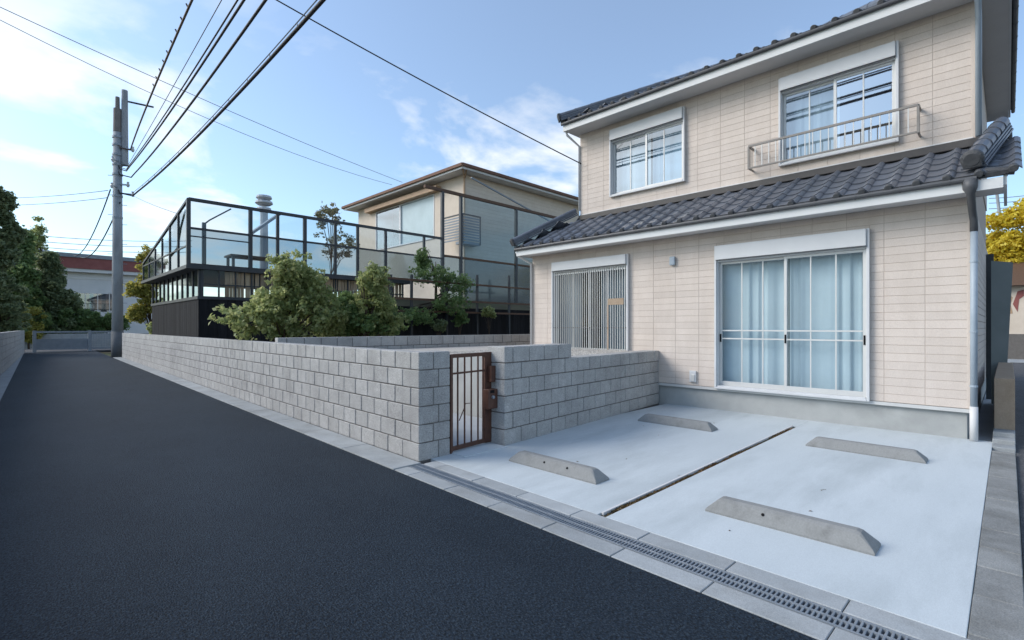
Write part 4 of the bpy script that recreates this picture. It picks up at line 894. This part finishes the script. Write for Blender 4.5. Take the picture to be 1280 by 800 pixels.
for i, (ya, yb, lab) in enumerate(((246, 238, 'upper'), (255, 247, 'lower'))):
    wire((onY(-40, ya, 52), onY(135, yb, PY)), 0.016, lab + ' of two faint wires reaching the utility pole above the dark trees', 'cable_grey', 0.2)
for i, (yy, lab) in enumerate(((296, 'topmost'), (303, 'second from top'), (310, 'third from top'))):
    wire((onY(20, yy - 4, 66), onY(240, yy + 5, 66)), 0.03, lab + ' of the level wires above the red-banded building', 'cable_grey', 0.3)

# ------------------------------------------------------------------ dark deck house
DY = 16.75
deck = thing('deck_house', (3.8, DY, 0), 'black clad deck house with a glazed steel-framed terrace above', 'building')
c = onY(248, 372, DY); dx0 = c.x; zb = c.z + 0.05; zf = onY(240, 336, DY).z; DYL = 23.8
XR = onY(505, 340, DY).x
def dbox(name, a, b, mat, par=deck, bevel=0.0): m = MB(); m.box(a, b); return m.build(name, mat, par, bevel)
dbox('base_core', (dx0 + 0.03, DY + 0.03, -0.12), (XR + 6, DYL - 0.03, zb - 0.08), M['dark_void'])
y = DY; me = piece_mesh(0.03, 0.236, zb + 0.06, 0.004, M['black_wood'])
while y < DYL - 0.1: inst('cladding_board', me, Matrix.Translation((dx0 + 0.015 + rng.uniform(-.003, .003), y + 0.12, (zb - 0.12) / 2)), deck); y += 0.242
x = dx0 + 0.03; me = piece_mesh(0.236, 0.03, zb + 0.06, 0.004, M['black_wood'])
while x < XR + 6: inst('cladding_board', me, Matrix.Translation((x + 0.12, DY + 0.015 + rng.uniform(-.003, .003), (zb - 0.12) / 2)), deck); x += 0.242
dbox('sill_band', (dx0 - 0.03, DY - 0.03, zb - 0.09), (XR + 6.0, DYL + 0.02, zb), M['black_steel'])
dbox('ledge', (onY(235.5, 300, DY).x - 0.08, DY - 0.12, zf), (XR + 0.2, DYL + 0.1, zf + 0.10), M['black_steel'])
# strip window between sill and ledge
for i in range(11):
    yy = DY + 0.02 + i * (DYL - DY - 0.1) / 10; dbox('mullion', (dx0, yy, zb), (dx0 + 0.06, yy + 0.055, zf), M['black_steel'])
nx = 15
for i in range(nx + 1):
    xx = dx0 + 0.061 + i * (XR - dx0 - 0.12) / nx; dbox('mullion', (xx, DY, zb), (xx + (0.07 if i % 4 == 0 else 0.04), DY + 0.06, zf), M['black_steel'])
dbox('transom', (dx0 + 0.06, DY + 0.01, zb + 0.34), (XR, DY + 0.045, zb + 0.375), M['black_steel'])
dbox('strip_glass', (dx0 + 0.025, DY + 0.08, zb), (dx0 + 0.03, DYL - 0.1, zf), M['glass_deck'])
dbox('strip_glass', (dx0 + 0.06, DY + 0.025, zb), (XR, DY + 0.03, zf), M['glass'])
x = onY(283, 350, DY).x; k = 0
while x < XR - 0.1:
    w_ = rng.uniform(0.07, 0.14); dbox('timber_slat', (x, DY + 0.14, zb), (x + w_, DY + 0.17, zf - 0.002), M['warm_wood']); x += w_ + rng.choice((0.012, 0.02, 0.05))
# terrace screen on top: posts, rails, glass
zt = onY(235, 250, DY).z; zm = onY(235, 285, DY).z; zm2 = onY(235, 295, DY).z; zg = zf + 0.10
def post(x, y, z0, z1, w=0.075, name='post'): dbox(name, (x - w / 2, y - w / 2, z0), (x + w / 2, y + w / 2, z1), M['black_steel'])
sy = DY - 0.06; sx = onY(235.5, 300, sy).x
pxs = [onY(p, 300, sy).x for p in (235.5, 313, 347, 381, 419, 447, 482, 530, 553)]
for i, x in enumerate(pxs): post(x, sy, zg, zt, 0.10 if i in (0, 1, 3) else 0.085)
xe = pxs[-1]
def rail(a, b, w=0.05, h=0.06): m = MB(); m.beam(a, b, w, h); m.build('rail', M['black_steel'], deck)
rail((sx, sy, zt + 0.02), (xe, sy, zt + 0.02), 0.09, 0.09)
rail((sx, sy, zm), (xe, sy, zm)); rail((sx, sy, zm2), (pxs[1], sy, zm2), 0.03, 0.035); rail((sx, sy, zg + 0.03), (xe, sy, zg + 0.03))
for a, b in zip(pxs, pxs[1:]):
    dbox('glass_panel', (a + 0.05, sy - 0.006, zm + .035), (b - 0.05, sy + 0.006, zt - 0.03), M['glass_deck'])
    dbox('glass_panel', (a + 0.05, sy - 0.006, zg + 0.065), (b - 0.05, sy + 0.006, zm - .035), M['glass_smoke'])
# left face of the screen, its top rail falling away
zl = onX(204, 318, sx).z; ny = 6
for i in range(1, ny + 1):
    f = i / ny; yy = DY + (DYL - DY) * f; post(sx, yy, zg, zt + (zl - zt) * min(1, f * 1.1), 0.06)
rail((sx, sy, zt + 0.02), (sx, DYL, zl + 0.02), 0.07, 0.07); rail((sx, sy, zm - .5), (sx, DYL, zm - .5), 0.04, 0.04)
for i in range(ny):
    ya = DY + (DYL - DY) * i / ny + 0.04; yb = DY + (DYL - DY) * (i + 1) / ny - 0.04; za = zt + (zl - zt) * i / ny - .05; zb2 = zt + (zl - zt) * (i + 1) / ny - .05
    m = MB(); m.prism([(sx - .006, ya, zg + .02), (sx - .006, yb, zg + .02), (sx - .006, yb, zb2), (sx - .006, ya, za)], (.012, 0, 0)); m.build('glass_panel', M['glass_deck'], deck)
m = MB(); m.tube([onY(232, 262, sy + 0.9), onY(226, 285, sy + 1.2), onY(222, 310, sy + 2.0), onY(214, 320, sy + 3)], 0.03, 6); m.build('cable_loop', M['black_steel'], deck)
# furniture-like frames standing on the terrace
ter = MB(); p = onY(255, 290, sy + 0.8); ter.box((p.x - .05, p.y - .05, zg), (p.x + .05, p.y + .05, zm + .35)); ter.tube([(p.x, p.y, zm + .3), (p.x + .15, p.y, zm + .45), (p.x + .75, p.y, zm + .9)], 0.025, 6)
tag(ter.build('awning_post', M['black_steel']), 'black post with a bent arm standing on the glazed terrace', 'post')
ter = MB(); a = onY(312, 293, sy + 1.5); b = onY(347, 269, sy + 1.5); ter.beam(a, b, 0.5, 0.08); ter.beam(a, (a.x, a.y, zg), 0.06, 0.06); ter.beam(b, (b.x, b.y, zg), 0.06, 0.06)
tag(ter.build('awning', M['slate']), 'tilted grey awning standing on the glazed terrace', 'awning')
tb = thing('terrace_table', (6.2, 19.2, zg), 'dark slatted table on the glazed terrace', 'table')
m = MB(); m.box((5.2, 18.8, zg + 0.66), (7.4, 19.6, zg + 0.72)); m.build('table_top', M['brown_wood'], tb)
for a in (5.3, 7.3):
    for b in (18.9, 19.5): m = MB(); m.box((a - .04, b - .04, zg - .05), (a + .04, b + .04, zg + 0.66)); m.build('leg', M['black_steel'], tb)
# tall blue glass screen in front of the brown-roofed house
bs = thing('glass_screen', (12.5, DY, 2.9), 'tall bluish glass screen with dark top beam before the brown-roofed house', 'screen')
TX0, TX1 = onY(553, 240, DY).x, onY(697, 273, DY).x; TZ = onY(553, 238, DY).z; LOWZ = onY(600, 324, DY).z
def bsb(name, a, b, mat): m = MB(); m.box(a, b); return m.build(name, mat, bs)
m = MB(); m.beam((TX0 - 0.9, DY, TZ), (TX1, DY, TZ), 0.12, 0.12); m.build('top_beam', M['brown_wood'], bs)
for x in (TX0, onY(576, 300, DY).x, onY(645, 300, DY).x, TX1): bsb('post', (x - .06, DY - .06, 2.1), (x + .06, DY + .06, TZ - .06), M['black_steel'])
xs_ = [TX0, onY(645, 300, DY).x, TX1]
x576 = onY(576, 300, DY).x
bsb('glass_panel', (x576 + .06, DY - .008, LOWZ), (xs_[1] - .06, DY + .008, TZ - .07), M['glass_blue']); bsb('glass_panel', (xs_[1] + .06, DY - .008, LOWZ), (TX1 - .06, DY + .008, TZ - .07), M['glass_blue'])
bsb('lower_rail', (TX0, DY - .05, LOWZ - 0.09), (TX1, DY + .05, LOWZ - .005), M['brown_wood'])
bsb('lower_glass', (TX0 + .06, DY - .008, 2.2), (TX1 - .06, DY + .008, LOWZ - .09), M['glass_smoke'])
m = MB(); a = onY(589, 222, DY + 0.6); b = onY(690, 278, DY + 0.6); m.beam(a, b, 0.06, 0.06); m.build('brace', M['slate'], bs)
# trellis fence with brown rails in front of dark boards (below the glass screen)
FY = 15.2
tf = thing('trellis_fence', (9.5, FY, 0), 'dark boarded garden fence with brown rails and posts behind the shrubs', 'fence')
FX0 = onY(484, 380, FY).x; FX1 = onY(675, 380, FY).x
me = piece_mesh(0.235, 0.025, 2.35, 0.003, M['black_wood']); x = FX0
while x < FX1: inst('fence_board', me, Matrix.Translation((x + .12, FY + 0.30, 1.06)), tf); x += 0.24
for py in ((349, 361), (372, 381.5), (386, 394.5)):
    a = onY(488, py[0], FY); b = onY(670, py[1], FY); zz = (a.z + b.z) / 2; m = MB(); m.beam((FX0, FY, zz), (FX1, FY, zz), 0.06, 0.07); m.build('rail', M['brown_wood'], tf)
for px in (490, 516, 560, 598, 638, 668):
    p = onY(px, 380, FY); m = MB(); m.box((p.x - .04, FY + .04, -0.1), (p.x + .04, FY + .12, onY(px, 350, FY).z + 0.2)); m.build('post', M['black_steel'], tf)
m = MB(); m.box((FX0, FY + 0.05, 0.0), (FX1, FY + 0.09, 0.48)); m.build('planter_board', M['brown_wood'], tf)
m = MB(); m.prism([(XR - 2.5, FY + 0.35, 2.2), (XR + 8, FY + 0.35, 2.2), (XR + 8, DY - 0.15, 2.6), (XR - 2.5, DY - 0.15, 2.6)], (0, 0, 0.03)); structure(m.build('planted_bank', M['soil']))

# ------------------------------------------------------------------ brown-roofed house behind
HY, HXL = 18.9, None
c = onY(580, 212, HY); bxl = c.x; ez = c.z
bh = thing('house', (bxl, HY, 0), 'cream house with a low brown hipped roof behind the glass deck', 'house')
def bb(name, a, b, mat, bevel=0): m = MB(); m.box(a, b); return m.build(name, mat, bh, bevel)
# wall corners: left face looks to the lane, front face looks to us
wx0 = bxl + 0.15; wy0 = HY + 0.15; wz1 = ez - 0.15
WYB = onX(448, 260, wx0).y; WXB = onY(724, 260, wy0).x
yw0 = onX(543, 260, wx0).y; yw1 = onX(470, 260, wx0).y; zw0 = onX(505, 305, wx0).z; zw1 = onX(505, 254, wx0).z
m = MB()
for (a, b, c_, e) in rects_minus(wy0, WYB, 2.3, wz1, [(yw0, yw1, zw0, zw1)]): m.box((wx0, a, c_), (wx0 + .12, b, e))
m.box((wx0 + .12, wy0, 2.3), (WXB, wy0 + .12, wz1)); m.box((WXB - .12, wy0 + .12, 2.3), (WXB, WYB, wz1)); m.box((wx0 + .12, WYB - .12, 2.3), (WXB - .12, WYB, wz1))
m.box((wx0, wy0, -0.12), (WXB, WYB, 2.295))
hw = m.build('wall', M['cream'], bh)
z = 2.35
me = piece_mesh(WXB - wx0 - 0.1, 0.016, 0.172, 0.003, M['cream'])
while z < wz1 - 0.1: inst('lap_board', me, Matrix.Translation(((wx0 + WXB) / 2, wy0 - 0.007, z + .09)), hw); z += 0.18
ov = 0.75; ez0 = ez + 0.02; cx, cy = (wx0 + WXB) / 2, (wy0 + WYB) / 2
e = [(wx0 - ov, wy0 - ov, ez0), (WXB + ov, wy0 - ov, ez0), (WXB + ov, WYB + ov, ez0), (wx0 - ov, WYB + ov, ez0)]
tipc = onY(580, 203, HY - 0.6)
hh = min(WXB - wx0, WYB - wy0) / 2 + ov
lng = (WYB - wy0) > (WXB - wx0)
rA = (cx, wy0 - ov + hh, ez0 + hh * 0.26) if lng else (wx0 - ov + hh, cy, ez0 + hh * 0.26)
rB = (cx, WYB + ov - hh, ez0 + hh * 0.26) if lng else (WXB + ov - hh, cy, ez0 + hh * 0.26)
m = MB(); m.add([*e, rA, rB], [(0, 1, 4), (1, 2, 5, 4), (2, 3, 5), (3, 0, 4, 5), (3, 2, 1, 0)] if lng else [(0, 1, 5, 4), (1, 2, 5), (2, 3, 4, 5), (3, 0, 4), (3, 2, 1, 0)])
m.build('roof', M['brown_roof'], bh)
m = MB()
for a, b in zip(e, e[1:] + e[:1]): m.beam(Vector(a) + Vector((0, 0, -0.02)), Vector(b) + Vector((0, 0, -0.02)), 0.10, 0.14)
m.build('gutter', M['brown_roof'], bh)
m = MB(); m.box((wx0 - ov + .06, wy0 - ov + .06, ez0 - 0.16), (WXB + ov - .06, WYB + ov - .06, ez0 - 0.10)); m.build('soffit', M['soffit'], bh)
m = MB()
for a, b in (((wx0 - ov + .08, wy0 - ov + .08), (WXB + ov - .1, wy0 - ov + .08)), ((wx0 - ov + .08, wy0 - ov + .08), (wx0 - ov + .08, WYB + ov - .1))): m.beam((*a, ez0 - .12), (*b, ez0 - .12), 0.05, 0.14)
m.build('fascia', M['fascia'], bh)
bb('lintel_band', (wx0 - 0.35, yw0 - 0.6, zw1 + 0.02), (wx0, yw1 + 0.8, zw1 + 0.25), M['tan_trim'])
w = bb('window', (wx0 - 0.05, yw0, zw0 - .06), (wx0 + .1, yw1, zw0), M['white'])
for (a, b, dm) in ((yw0, yw0 + (yw1 - yw0) * .55, 'curtain_w'), (yw0 + (yw1 - yw0) * .55, yw1, None)):
    m = MB(); m.box((wx0 - .02, a, zw0), (wx0 + .06, a + .07, zw1)); m.box((wx0 - .02, b - .07, zw0), (wx0 + .06, b, zw1)); m.box((wx0 - .02, a + .07, zw1 - .07), (wx0 + .06, b - .07, zw1)); m.build('sash', M['white'], w)
    m = MB(); m.box((wx0 + .02, a + .07, zw0), (wx0 + .03, b - .07, zw1 - .07)); m.build('pane', M['glass_dark' if dm is None else 'glass'], w)
m = MB(); m.box((wx0 + .075, yw0, zw0), (wx0 + .09, yw0 + (yw1 - yw0) * .55, zw1)); m.build('blind', M['white_wall'], w)
m = MB(); m.box((wx0 + 1.5, yw0 - .5, zw0 - .3), (wx0 + 1.55, yw1 + .5, zw1 + .3)); m.build('room', M['room'], w)
m = MB(); m.tube([(wx0 - .06, wy0 - .06, ez0 - .2), (wx0 - .06, wy0 - .06, 2.3)], 0.05, 8); m.build('downpipe', M['tan_trim'], bh)
m = MB(); m.tube([(wx0 - ov, wy0 - ov, ez0 - .05), (wx0 - .06, wy0 - .06, ez0 - .42)], 0.04, 8); m.tube([(wx0 - ov + .3, wy0 - ov, ez0 - .05), (wx0 - .0, wy0 - .06, ez0 - .35)], 0.035, 8); m.build('pipe_elbow', M['tan_trim'], bh)
# louvred balcony wrapping the corner
lz0, lz1 = onY(590, 303, wy0 - .5).z, onY(590, 270, wy0 - .5).z
lx1 = onY(600, 290, wy0 - .55).x; lya = onX(553, 290, wx0 - .55).y
bal2 = bb('balcony', (wx0 - .55, wy0 - .55, lz0 - .12), (lx1, wy0, lz0), M['slate'])
n = 9
for i in range(n):
    zz = lz0 + .06 + i * (lz1 - lz0 - .1) / n
    m = MB(); m.box((wx0 - .57, wy0 - .58, zz), (lx1, wy0 - .555, zz + .07)); m.build('louvre', M['slate'], bal2)
    m = MB(); m.box((wx0 - .58, wy0 - .553, zz), (wx0 - .555, lya, zz + .07)); m.build('louvre', M['slate'], bal2)
m = MB(); m.beam((wx0 - .58, wy0 - .57, lz1), (lx1 + .02, wy0 - .57, lz1), .06, .06); m.beam((wx0 - .57, wy0 - .6, lz1 - .001), (wx0 - .57, lya, lz1 - .001), .06, .06)
for p in ((lx1, wy0 - .57), (wx0 - .57, wy0 - .57), (wx0 - .57, lya)): m.beam((*p, lz0 - .1), (*p, lz1), .05, .05)
m.build('balcony_frame', M['black_steel'], bal2)
c = onY(610, 222, wy0 - .1); m = MB(); m.tube([(c.x, wy0 - .02, c.z), (c.x, wy0 - .22, c.z - .05)], [.08, .11], 10); m.build('security_lamp', M['white'], bh)

# ------------------------------------------------------------------ far end of the lane
bar = thing('barrier_fence', (2.4, 40.2, 0), 'low grey metal barrier fence closing the far end of the lane', 'fence')
BX0, BX1 = onY(43, 425, 40).x, onY(143, 425, 40).x
def barb(name, a, b, mat='steel'): m = MB(); m.box(a, b); return m.build(name, M[mat], bar)
xm = onY(112, 425, 40).x
for x in (BX0, xm, BX1): barb('post', (x - .08, 39.9, -.1), (x + .08, 40.06, 1.27))
for zz in (1.14, 0.14): barb('rail', (BX0 + .08, 39.94, zz), (BX1 - .08, 40.02, zz + .1))
for i in range(14): x = xm + .1 + i * (BX1 - xm - .2) / 13; barb('mesh_bar', (x - .012, 39.97, .24), (x + .012, 39.99, 1.14))
for i in range(6): zz = .34 + i * .13; barb('mesh_bar', (xm + .08, 39.955, zz), (BX1 - .08, 39.968, zz + .02))
barb('panel', (BX0 + .08, 39.97, 0.24), (xm - .08, 39.99, 0.78), 'slate')
m = MB(); m.box((-16, 48.0, -0.12), (26, 48.4, 1.0)); tag(m.build('far_wall', M['kerb']), 'plain grey concrete wall beyond the barrier fence across the road', 'wall')
# white building with red band
WY = 59.0
wb_ = thing('white_building', (8, WY, 0), 'white low building with a long red roof band at the end of the lane', 'building')
wbx0, wbx1 = onY(48, 350, WY).x, onY(196, 350, WY).x; zred0, zred1 = onY(125, 338, WY).z, onY(125, 325, WY).z
def wbb(name, a, b, mat, par=None): m = MB(); m.box(a, b); return m.build(name, M[mat], par or wb_)
holes = []
for px in (96, 112, 127): 
    a = onY(px, 372, WY).x; holes.append((a, a + 1.15, onY(120, 388, WY).z, onY(120, 367, WY).z))
m = MB()
for (a, b, c_, e_) in rects_minus(wbx0, wbx1, -0.12, zred0 - .3, holes): m.box((a, WY, c_), (b, WY + .2, e_))
m.box((wbx0, WY + .2, -.12), (wbx1, WY + 9, zred0 - .3)) if False else None
m.box((wbx0, WY + .2, -.12), (wbx0 + .2, WY + 9, zred0 - .3)); m.box((wbx1 - .2, WY + .2, -.12), (wbx1, WY + 9, zred0 - .3)); m.build('wall', M['white_wall'], wb_)
for h in holes:
    w = wbb('window', (h[0], WY + .06, h[2]), (h[1], WY + .09, h[3]), 'glass_dark'); wbb('frame', (h[0] - .06, WY - .03, h[2] - .1), (h[1] + .06, WY - .002, h[2]), 'sash', w); wbb('frame', ((h[0] + h[1]) / 2 - .03, WY + .02, h[2]), ((h[0] + h[1]) / 2 + .03, WY + .058, h[3]), 'sash', w)
wbb('room', (wbx0 + .3, WY + 1.5, 0), (wbx1 - .3, WY + 1.6, zred0 - .4), 'room')
wbb('eave', (wbx0 - .5, WY - .6, zred0 - .3), (wbx1 + .5, WY + 9.2, zred0), 'fascia'); wbb('red_band', (wbx0 - .6, WY - .7, zred0 + .001), (wbx1 + .6, WY + 9.3, zred1), 'red'); wbb('roof', (wbx0 - .7, WY - .8, zred1 + .001), (wbx1 + .7, WY + 9.4, zred1 + .35), 'slate')
wbb('siding_line', (wbx0, WY - .04, zred0 - .9), (wbx1, WY - .002, zred0 - .8), 'sash')
# gabled house half hidden by the left trees
gh = thing('gabled_house', (-2, 62, 0), 'pale gable-roofed house half hidden behind the dark trees', 'house')
ap = onY(8, 292, 62); a = onY(76, 320, 62)
m = MB(); hw_ = a.x - ap.x; m.prism([(ap.x - hw_, 62, -.12), (ap.x + hw_ - .6, 62, -.12), (ap.x + hw_ - .6, 62, a.z), (ap.x, 62, ap.z - .2), (ap.x - hw_ + .6, 62, a.z)], (0, 8, 0)); m.build('wall', M['white_wall'], gh)
m = MB(); m.prism([(ap.x, 61.4, ap.z), (ap.x + hw_, 61.4, a.z - .15), (ap.x + hw_, 61.4, a.z - .4), (ap.x, 61.4, ap.z - .28)], (0, 9, 0)); m.prism([(ap.x, 61.4, ap.z), (ap.x - hw_, 61.4, a.z - .15), (ap.x - hw_, 61.4, a.z - .4), (ap.x, 61.4, ap.z - .28)], (0, 9, 0)); m.build('roof', M['slate'], gh)
m = MB(); m.beam((ap.x, 61.36, ap.z - .05), (ap.x + hw_, 61.36, a.z - .2), .06, .3); m.build('barge_board', M['fascia'], gh)

# distant lattice mast above the deck
c = onY(330, 255, 60); mast = thing('water_tower', (c.x, 60, 0), 'distant grey tower with a stacked round head above the glass deck', 'tower')
c = onY(330, 255, 60)
m = MB(); m.tube([(c.x, 60, -.1), (c.x, 60, c.z - .4)], [.5, .4], 10); m.build('shaft', M['tower'], mast)
for zz, r in ((c.z - .7, .8), (c.z + .05, .95), (c.z + .65, .85)): m = MB(); m.tube([(c.x, 60, zz - .2), (c.x, 60, zz), (c.x, 60, zz + .25)], [r * .7, r, r * .9], 12); m.build('head_ring', M['tower'], mast)

# right side: road corner, hut, wall
RX = 33.0
m = MB(); m.box((RX - 3, -12, -0.1), (RX + 0.0, 6, -0.02)); structure(m.build('far_road', M['kerb']))
rw = MB(); rw.box((RX, -14, -.12), (RX + .25, 3.0, 1.15)); rw = rw.build('far_wall', M['mortar']); tag(rw, 'dark grey block wall below the mural beyond the side yard', 'wall')
hut = thing('hut', (RX + 3, -4, 0), 'small cream hut with a brown roof and a rust-red mural', 'hut')
hx = RX + 2.0; hy1 = onX(1253, 380, hx).y
m = MB(); m.box((hx, -9, -.12), (hx + 5, hy1, onX(1270, 356, hx).z)); m.build('wall', M['cream'], hut)
m = MB(); zz = onX(1270, 356, hx).z; m.prism([(hx - .5, -9.4, zz - .05), (hx + 2.5, -9.4, zz + 1.35), (hx + 5.5, -9.4, zz - .05)], (0, hy1 + 9.4 + .4, 0)); m.build('roof', M['brown_wood'], hut)
for k, (pts) in enumerate((((1257, 392), (1257, 374), (1262, 368), (1266, 372), (1263, 380), (1266, 392)), ((1266, 380), (1272, 364), (1280, 362), (1280, 370), (1274, 374), (1272, 390)))):
    m = MB(); m.prism([onX(px, py, hx - .012) for px, py in pts], (.01, 0, 0)); m.build('mural_patch', M['red'] if k else M['tan_trim'], hut)

# ------------------------------------------------------------------ vegetation
def bush(label, base, lobes, nclump, crange, nleaf, leaf, mat, group=None, flat=0.35): return tree('shrub', label, 'shrub', base, max(l[0][2] + l[1][2] for l in lobes), lobes, nclump, crange, nleaf, leaf, mat, 0.07, group, flat)
BY = 11.6
def lobe(base, px, py, Y, rx, rz): 
    p = onY(px, py, Y) - Vector(base); return ((p.x, p.y, p.z), (rx, rx * 0.8, rz), 1.0)
b1 = Vector((onY(360, 400, BY).x, BY, 0))
bush('big pale green shrub with a tall peak beside the black deck house', b1,
     [lobe(b1, 366, 340, BY, .50, .42), lobe(b1, 380, 362, BY, .62, .5), lobe(b1, 385, 395, BY, .95, .55), lobe(b1, 325, 400, BY, .85, .42), lobe(b1, 350, 382, BY, .65, .5), lobe(b1, 412, 400, BY, .6, .5)], 95, (.07, .20), 13500, .056, M['leaf_bush'])
b2 = Vector((onY(460, 400, BY - .3).x, BY - .3, 0))
bush('rounded two-tone green shrub beside the dark boarded fence', b2,
     [lobe(b2, 467, 350, BY - .3, .40, .36), lobe(b2, 468, 372, BY - .3, .55, .45), lobe(b2, 476, 400, BY - .3, .62, .5)], 80, (.06, .18), 7500, .052, M['leaf_bush'])
b3 = Vector((onY(440, 400, BY).x, BY + .25, 0))
bush('deep green shrub filling the gap between the two pale shrubs', b3,
     [lobe(b3, 440, 398, BY + .25, .65, .5), lobe(b3, 470, 404, BY - .1, .8, .42), lobe(b3, 428, 392, BY + .25, .5, .45)], 40, (.10, .26), 14000, .055, M['leaf_deep'])
b4 = Vector((onY(545, 350, FY + .6).x, FY + .62, 2.2))
bush('leafy green climber growing over the dark boarded fence', b4, [lobe(b4, 540, 345, FY + .3, .9, .4), lobe(b4, 570, 355, FY + .1, .8, .45), lobe(b4, 528, 325, FY + .6, .25, .45), lobe(b4, 562, 380, FY - .2, .9, .4), lobe(b4, 520, 395, FY - .2, .8, .3)], 90, (.07, .2), 8500, .05, M['leaf_deep'])
for (px, py, lab, mt) in ((612, 392, 'small bright green plant on the dark fence planter', 'leaf_bush'), (548, 405, 'dark fern-like plant at the foot of the boarded fence', 'leaf_conifer'), (575, 398, 'dark leafy plant between fern and bright plant by the fence', 'leaf_deep')):
    p = onY(px, py, FY - .35); bb_ = Vector((p.x, p.y, 0.0)); q = p - bb_
    tree('plant', lab, 'plant', bb_, q.z + .2, [((q.x, q.y, q.z), (.28, .2, .22), 1)], 9, (.1, .18), 700, .07, M[mt], .02)
b5 = Vector((onY(415, 300, 26).x, 26, 2.0)); q = onY(413, 268, 26) - b5
tree('tree', 'sparse olive tree rising behind the glass deck', 'tree', b5, 6.0, [((q.x, q.y, q.z - .2), (.7, .7, .8), 1), ((q.x + .5, q.y, q.z - 1.6), (1.2, 1.0, .8), 1)], 44, (.12, .26), 2200, .08, M['leaf_sparse'], .05)
b6 = Vector((onY(182, 400, 26).x + .2, 26, 0)); L6 = [lobe(b6, 184, 345, 26, .42, .7), lobe(b6, 190, 322, 26, .45, .4), lobe(b6, 172, 362, 26, .35, .4), lobe(b6, 186, 380, 26, .4, .6), lobe(b6, 172, 392, 26, .3, .3)]
tree('tree', 'yellow-green young tree between the utility pole and the black deck house', 'tree', b6, 5.2, L6, 20, (.12, .28), 6500, .075, M['leaf_lime'], .05)
tree('shrub', 'round bright green shrub at the foot of the yellow-green tree', 'shrub', (onY(181, 405, 24.5).x + .75, 24.6, 0), 1.9, [((0, 0, 1.15), (.5, .5, .6), 1)], 14, (.2, .35), 2200, .1, M['leaf_bush'], .05)
# dark trees on the left of the lane
def ltree(px, Y, top, rx, lab, mt, n, cl=46, leaf=.1, low=412, cr_=(.18, .42)):
    bx_ = onY(px, 400, Y).x; b = Vector((bx_, Y, 0)); zt_ = onY(px, top, Y).z; zl_ = onY(px, low, Y).z
    lob = []
    for k in range(6):
        f = k / 5; zz = zl_ + (zt_ - zl_) * (0.06 + 0.84 * f); rr = rx * (1.0 - 0.7 * f ** 1.4) * rng.uniform(.85, 1.15)
        lob.append(((rng.uniform(-.25, .25) * rx, rng.uniform(-.2, .2) * rx, zz), (rr, rr, (zt_ - zl_) * .14), 1 - .5 * f))
    tree('tree', lab, 'tree', b, zt_, lob, cl, cr_, n, leaf, M[mt], .13, 'trees left of the lane')
ltree(-4, 38, 240, 1.2, 'tall dark conifer at the edge of the lane, in front of the gabled house', 'leaf_conifer', 30000, 60, .11)
ltree(24, 48.8, 290, 1.5, 'dark broad-leaved tree beside the tall conifer', 'leaf_deep', 24000, 50, .13, cr_=(.25, .6))
ltree(64, 50.5, 320, 1.75, 'dark rounded evergreen behind the barrier, nearest the hedge', 'leaf_conifer', 34000, 60, .13, cr_=(.25, .6))
ltree(50, 55, 274, 1.1, 'light green tree top rising behind the dark evergreen', 'leaf_bush', 9000, 30, .12, cr_=(.22, .5))
q = onY(36, 396, 47.6)
tree('shrub', 'small yellow-green shrub below the dark trees behind the barrier', 'shrub', (q.x, 47.6, 0), 3.2, [((0, 0, q.z), (.7, .5, .9), 1), ((.1, 0, 1.0), (.7, .5, .7), 1)], 18, (.2, .42), 5000, .1, M['leaf_lime'], .06)
p = onY(112, 400, 49.5)
for i in range(7):
    px = 78 + i * 11; b = Vector((onY(px, 400, 49.6).x, 49.6, 0)); tree('hedge_shrub', 'clipped dark green hedge shrub along the wall beyond the barrier', 'shrub', b, 2.8, [((0, 0, rng.uniform(1.6, 1.95)), (.8, .6, .9), 1)], 11, (.25, .45), 2200, .12, M['leaf_deep'], .06, 'hedge beyond the barrier')
# yellow tree at the right
b = Vector((RX + 5.5, onX(1275, 320, RX + 5.5).y, 0)); q = onX(1272, 300, RX + 5.5) - b
tree('tree', 'bright yellow autumn tree behind the hut', 'tree', b, q.z + 2, [((q.x, q.y, q.z), (1.8, 2.0, 1.9), 1), ((q.x, q.y - 1.8, q.z + .3), (1.6, 2.0, 2.2), 1), ((q.x, q.y - .3, q.z - 1.5), (1.5, 1.6, .9), 1)], 34, (.35, .75), 26000, .12, M['leaf_yellow'], .16)
pq = onX(1262, 265, RX + 12); m = MB(); m.tube([(pq.x, pq.y - .3, -.1), (pq.x, pq.y + .6, pq.z + 1.5)], .08, 8); tag(m.build('lamp_pole', M['pole']), 'thin leaning pole behind the yellow tree', 'pole')
for k, yy in enumerate((246, 252, 259)):
    a = onX(1236, yy + 2, RX + 12); b = onX(1300, yy - 4, RX + 12); wire((a, b), .022, ('topmost', 'middle', 'lowest')[k] + ' of three thin wires above the yellow tree', 'cable_grey', .05)
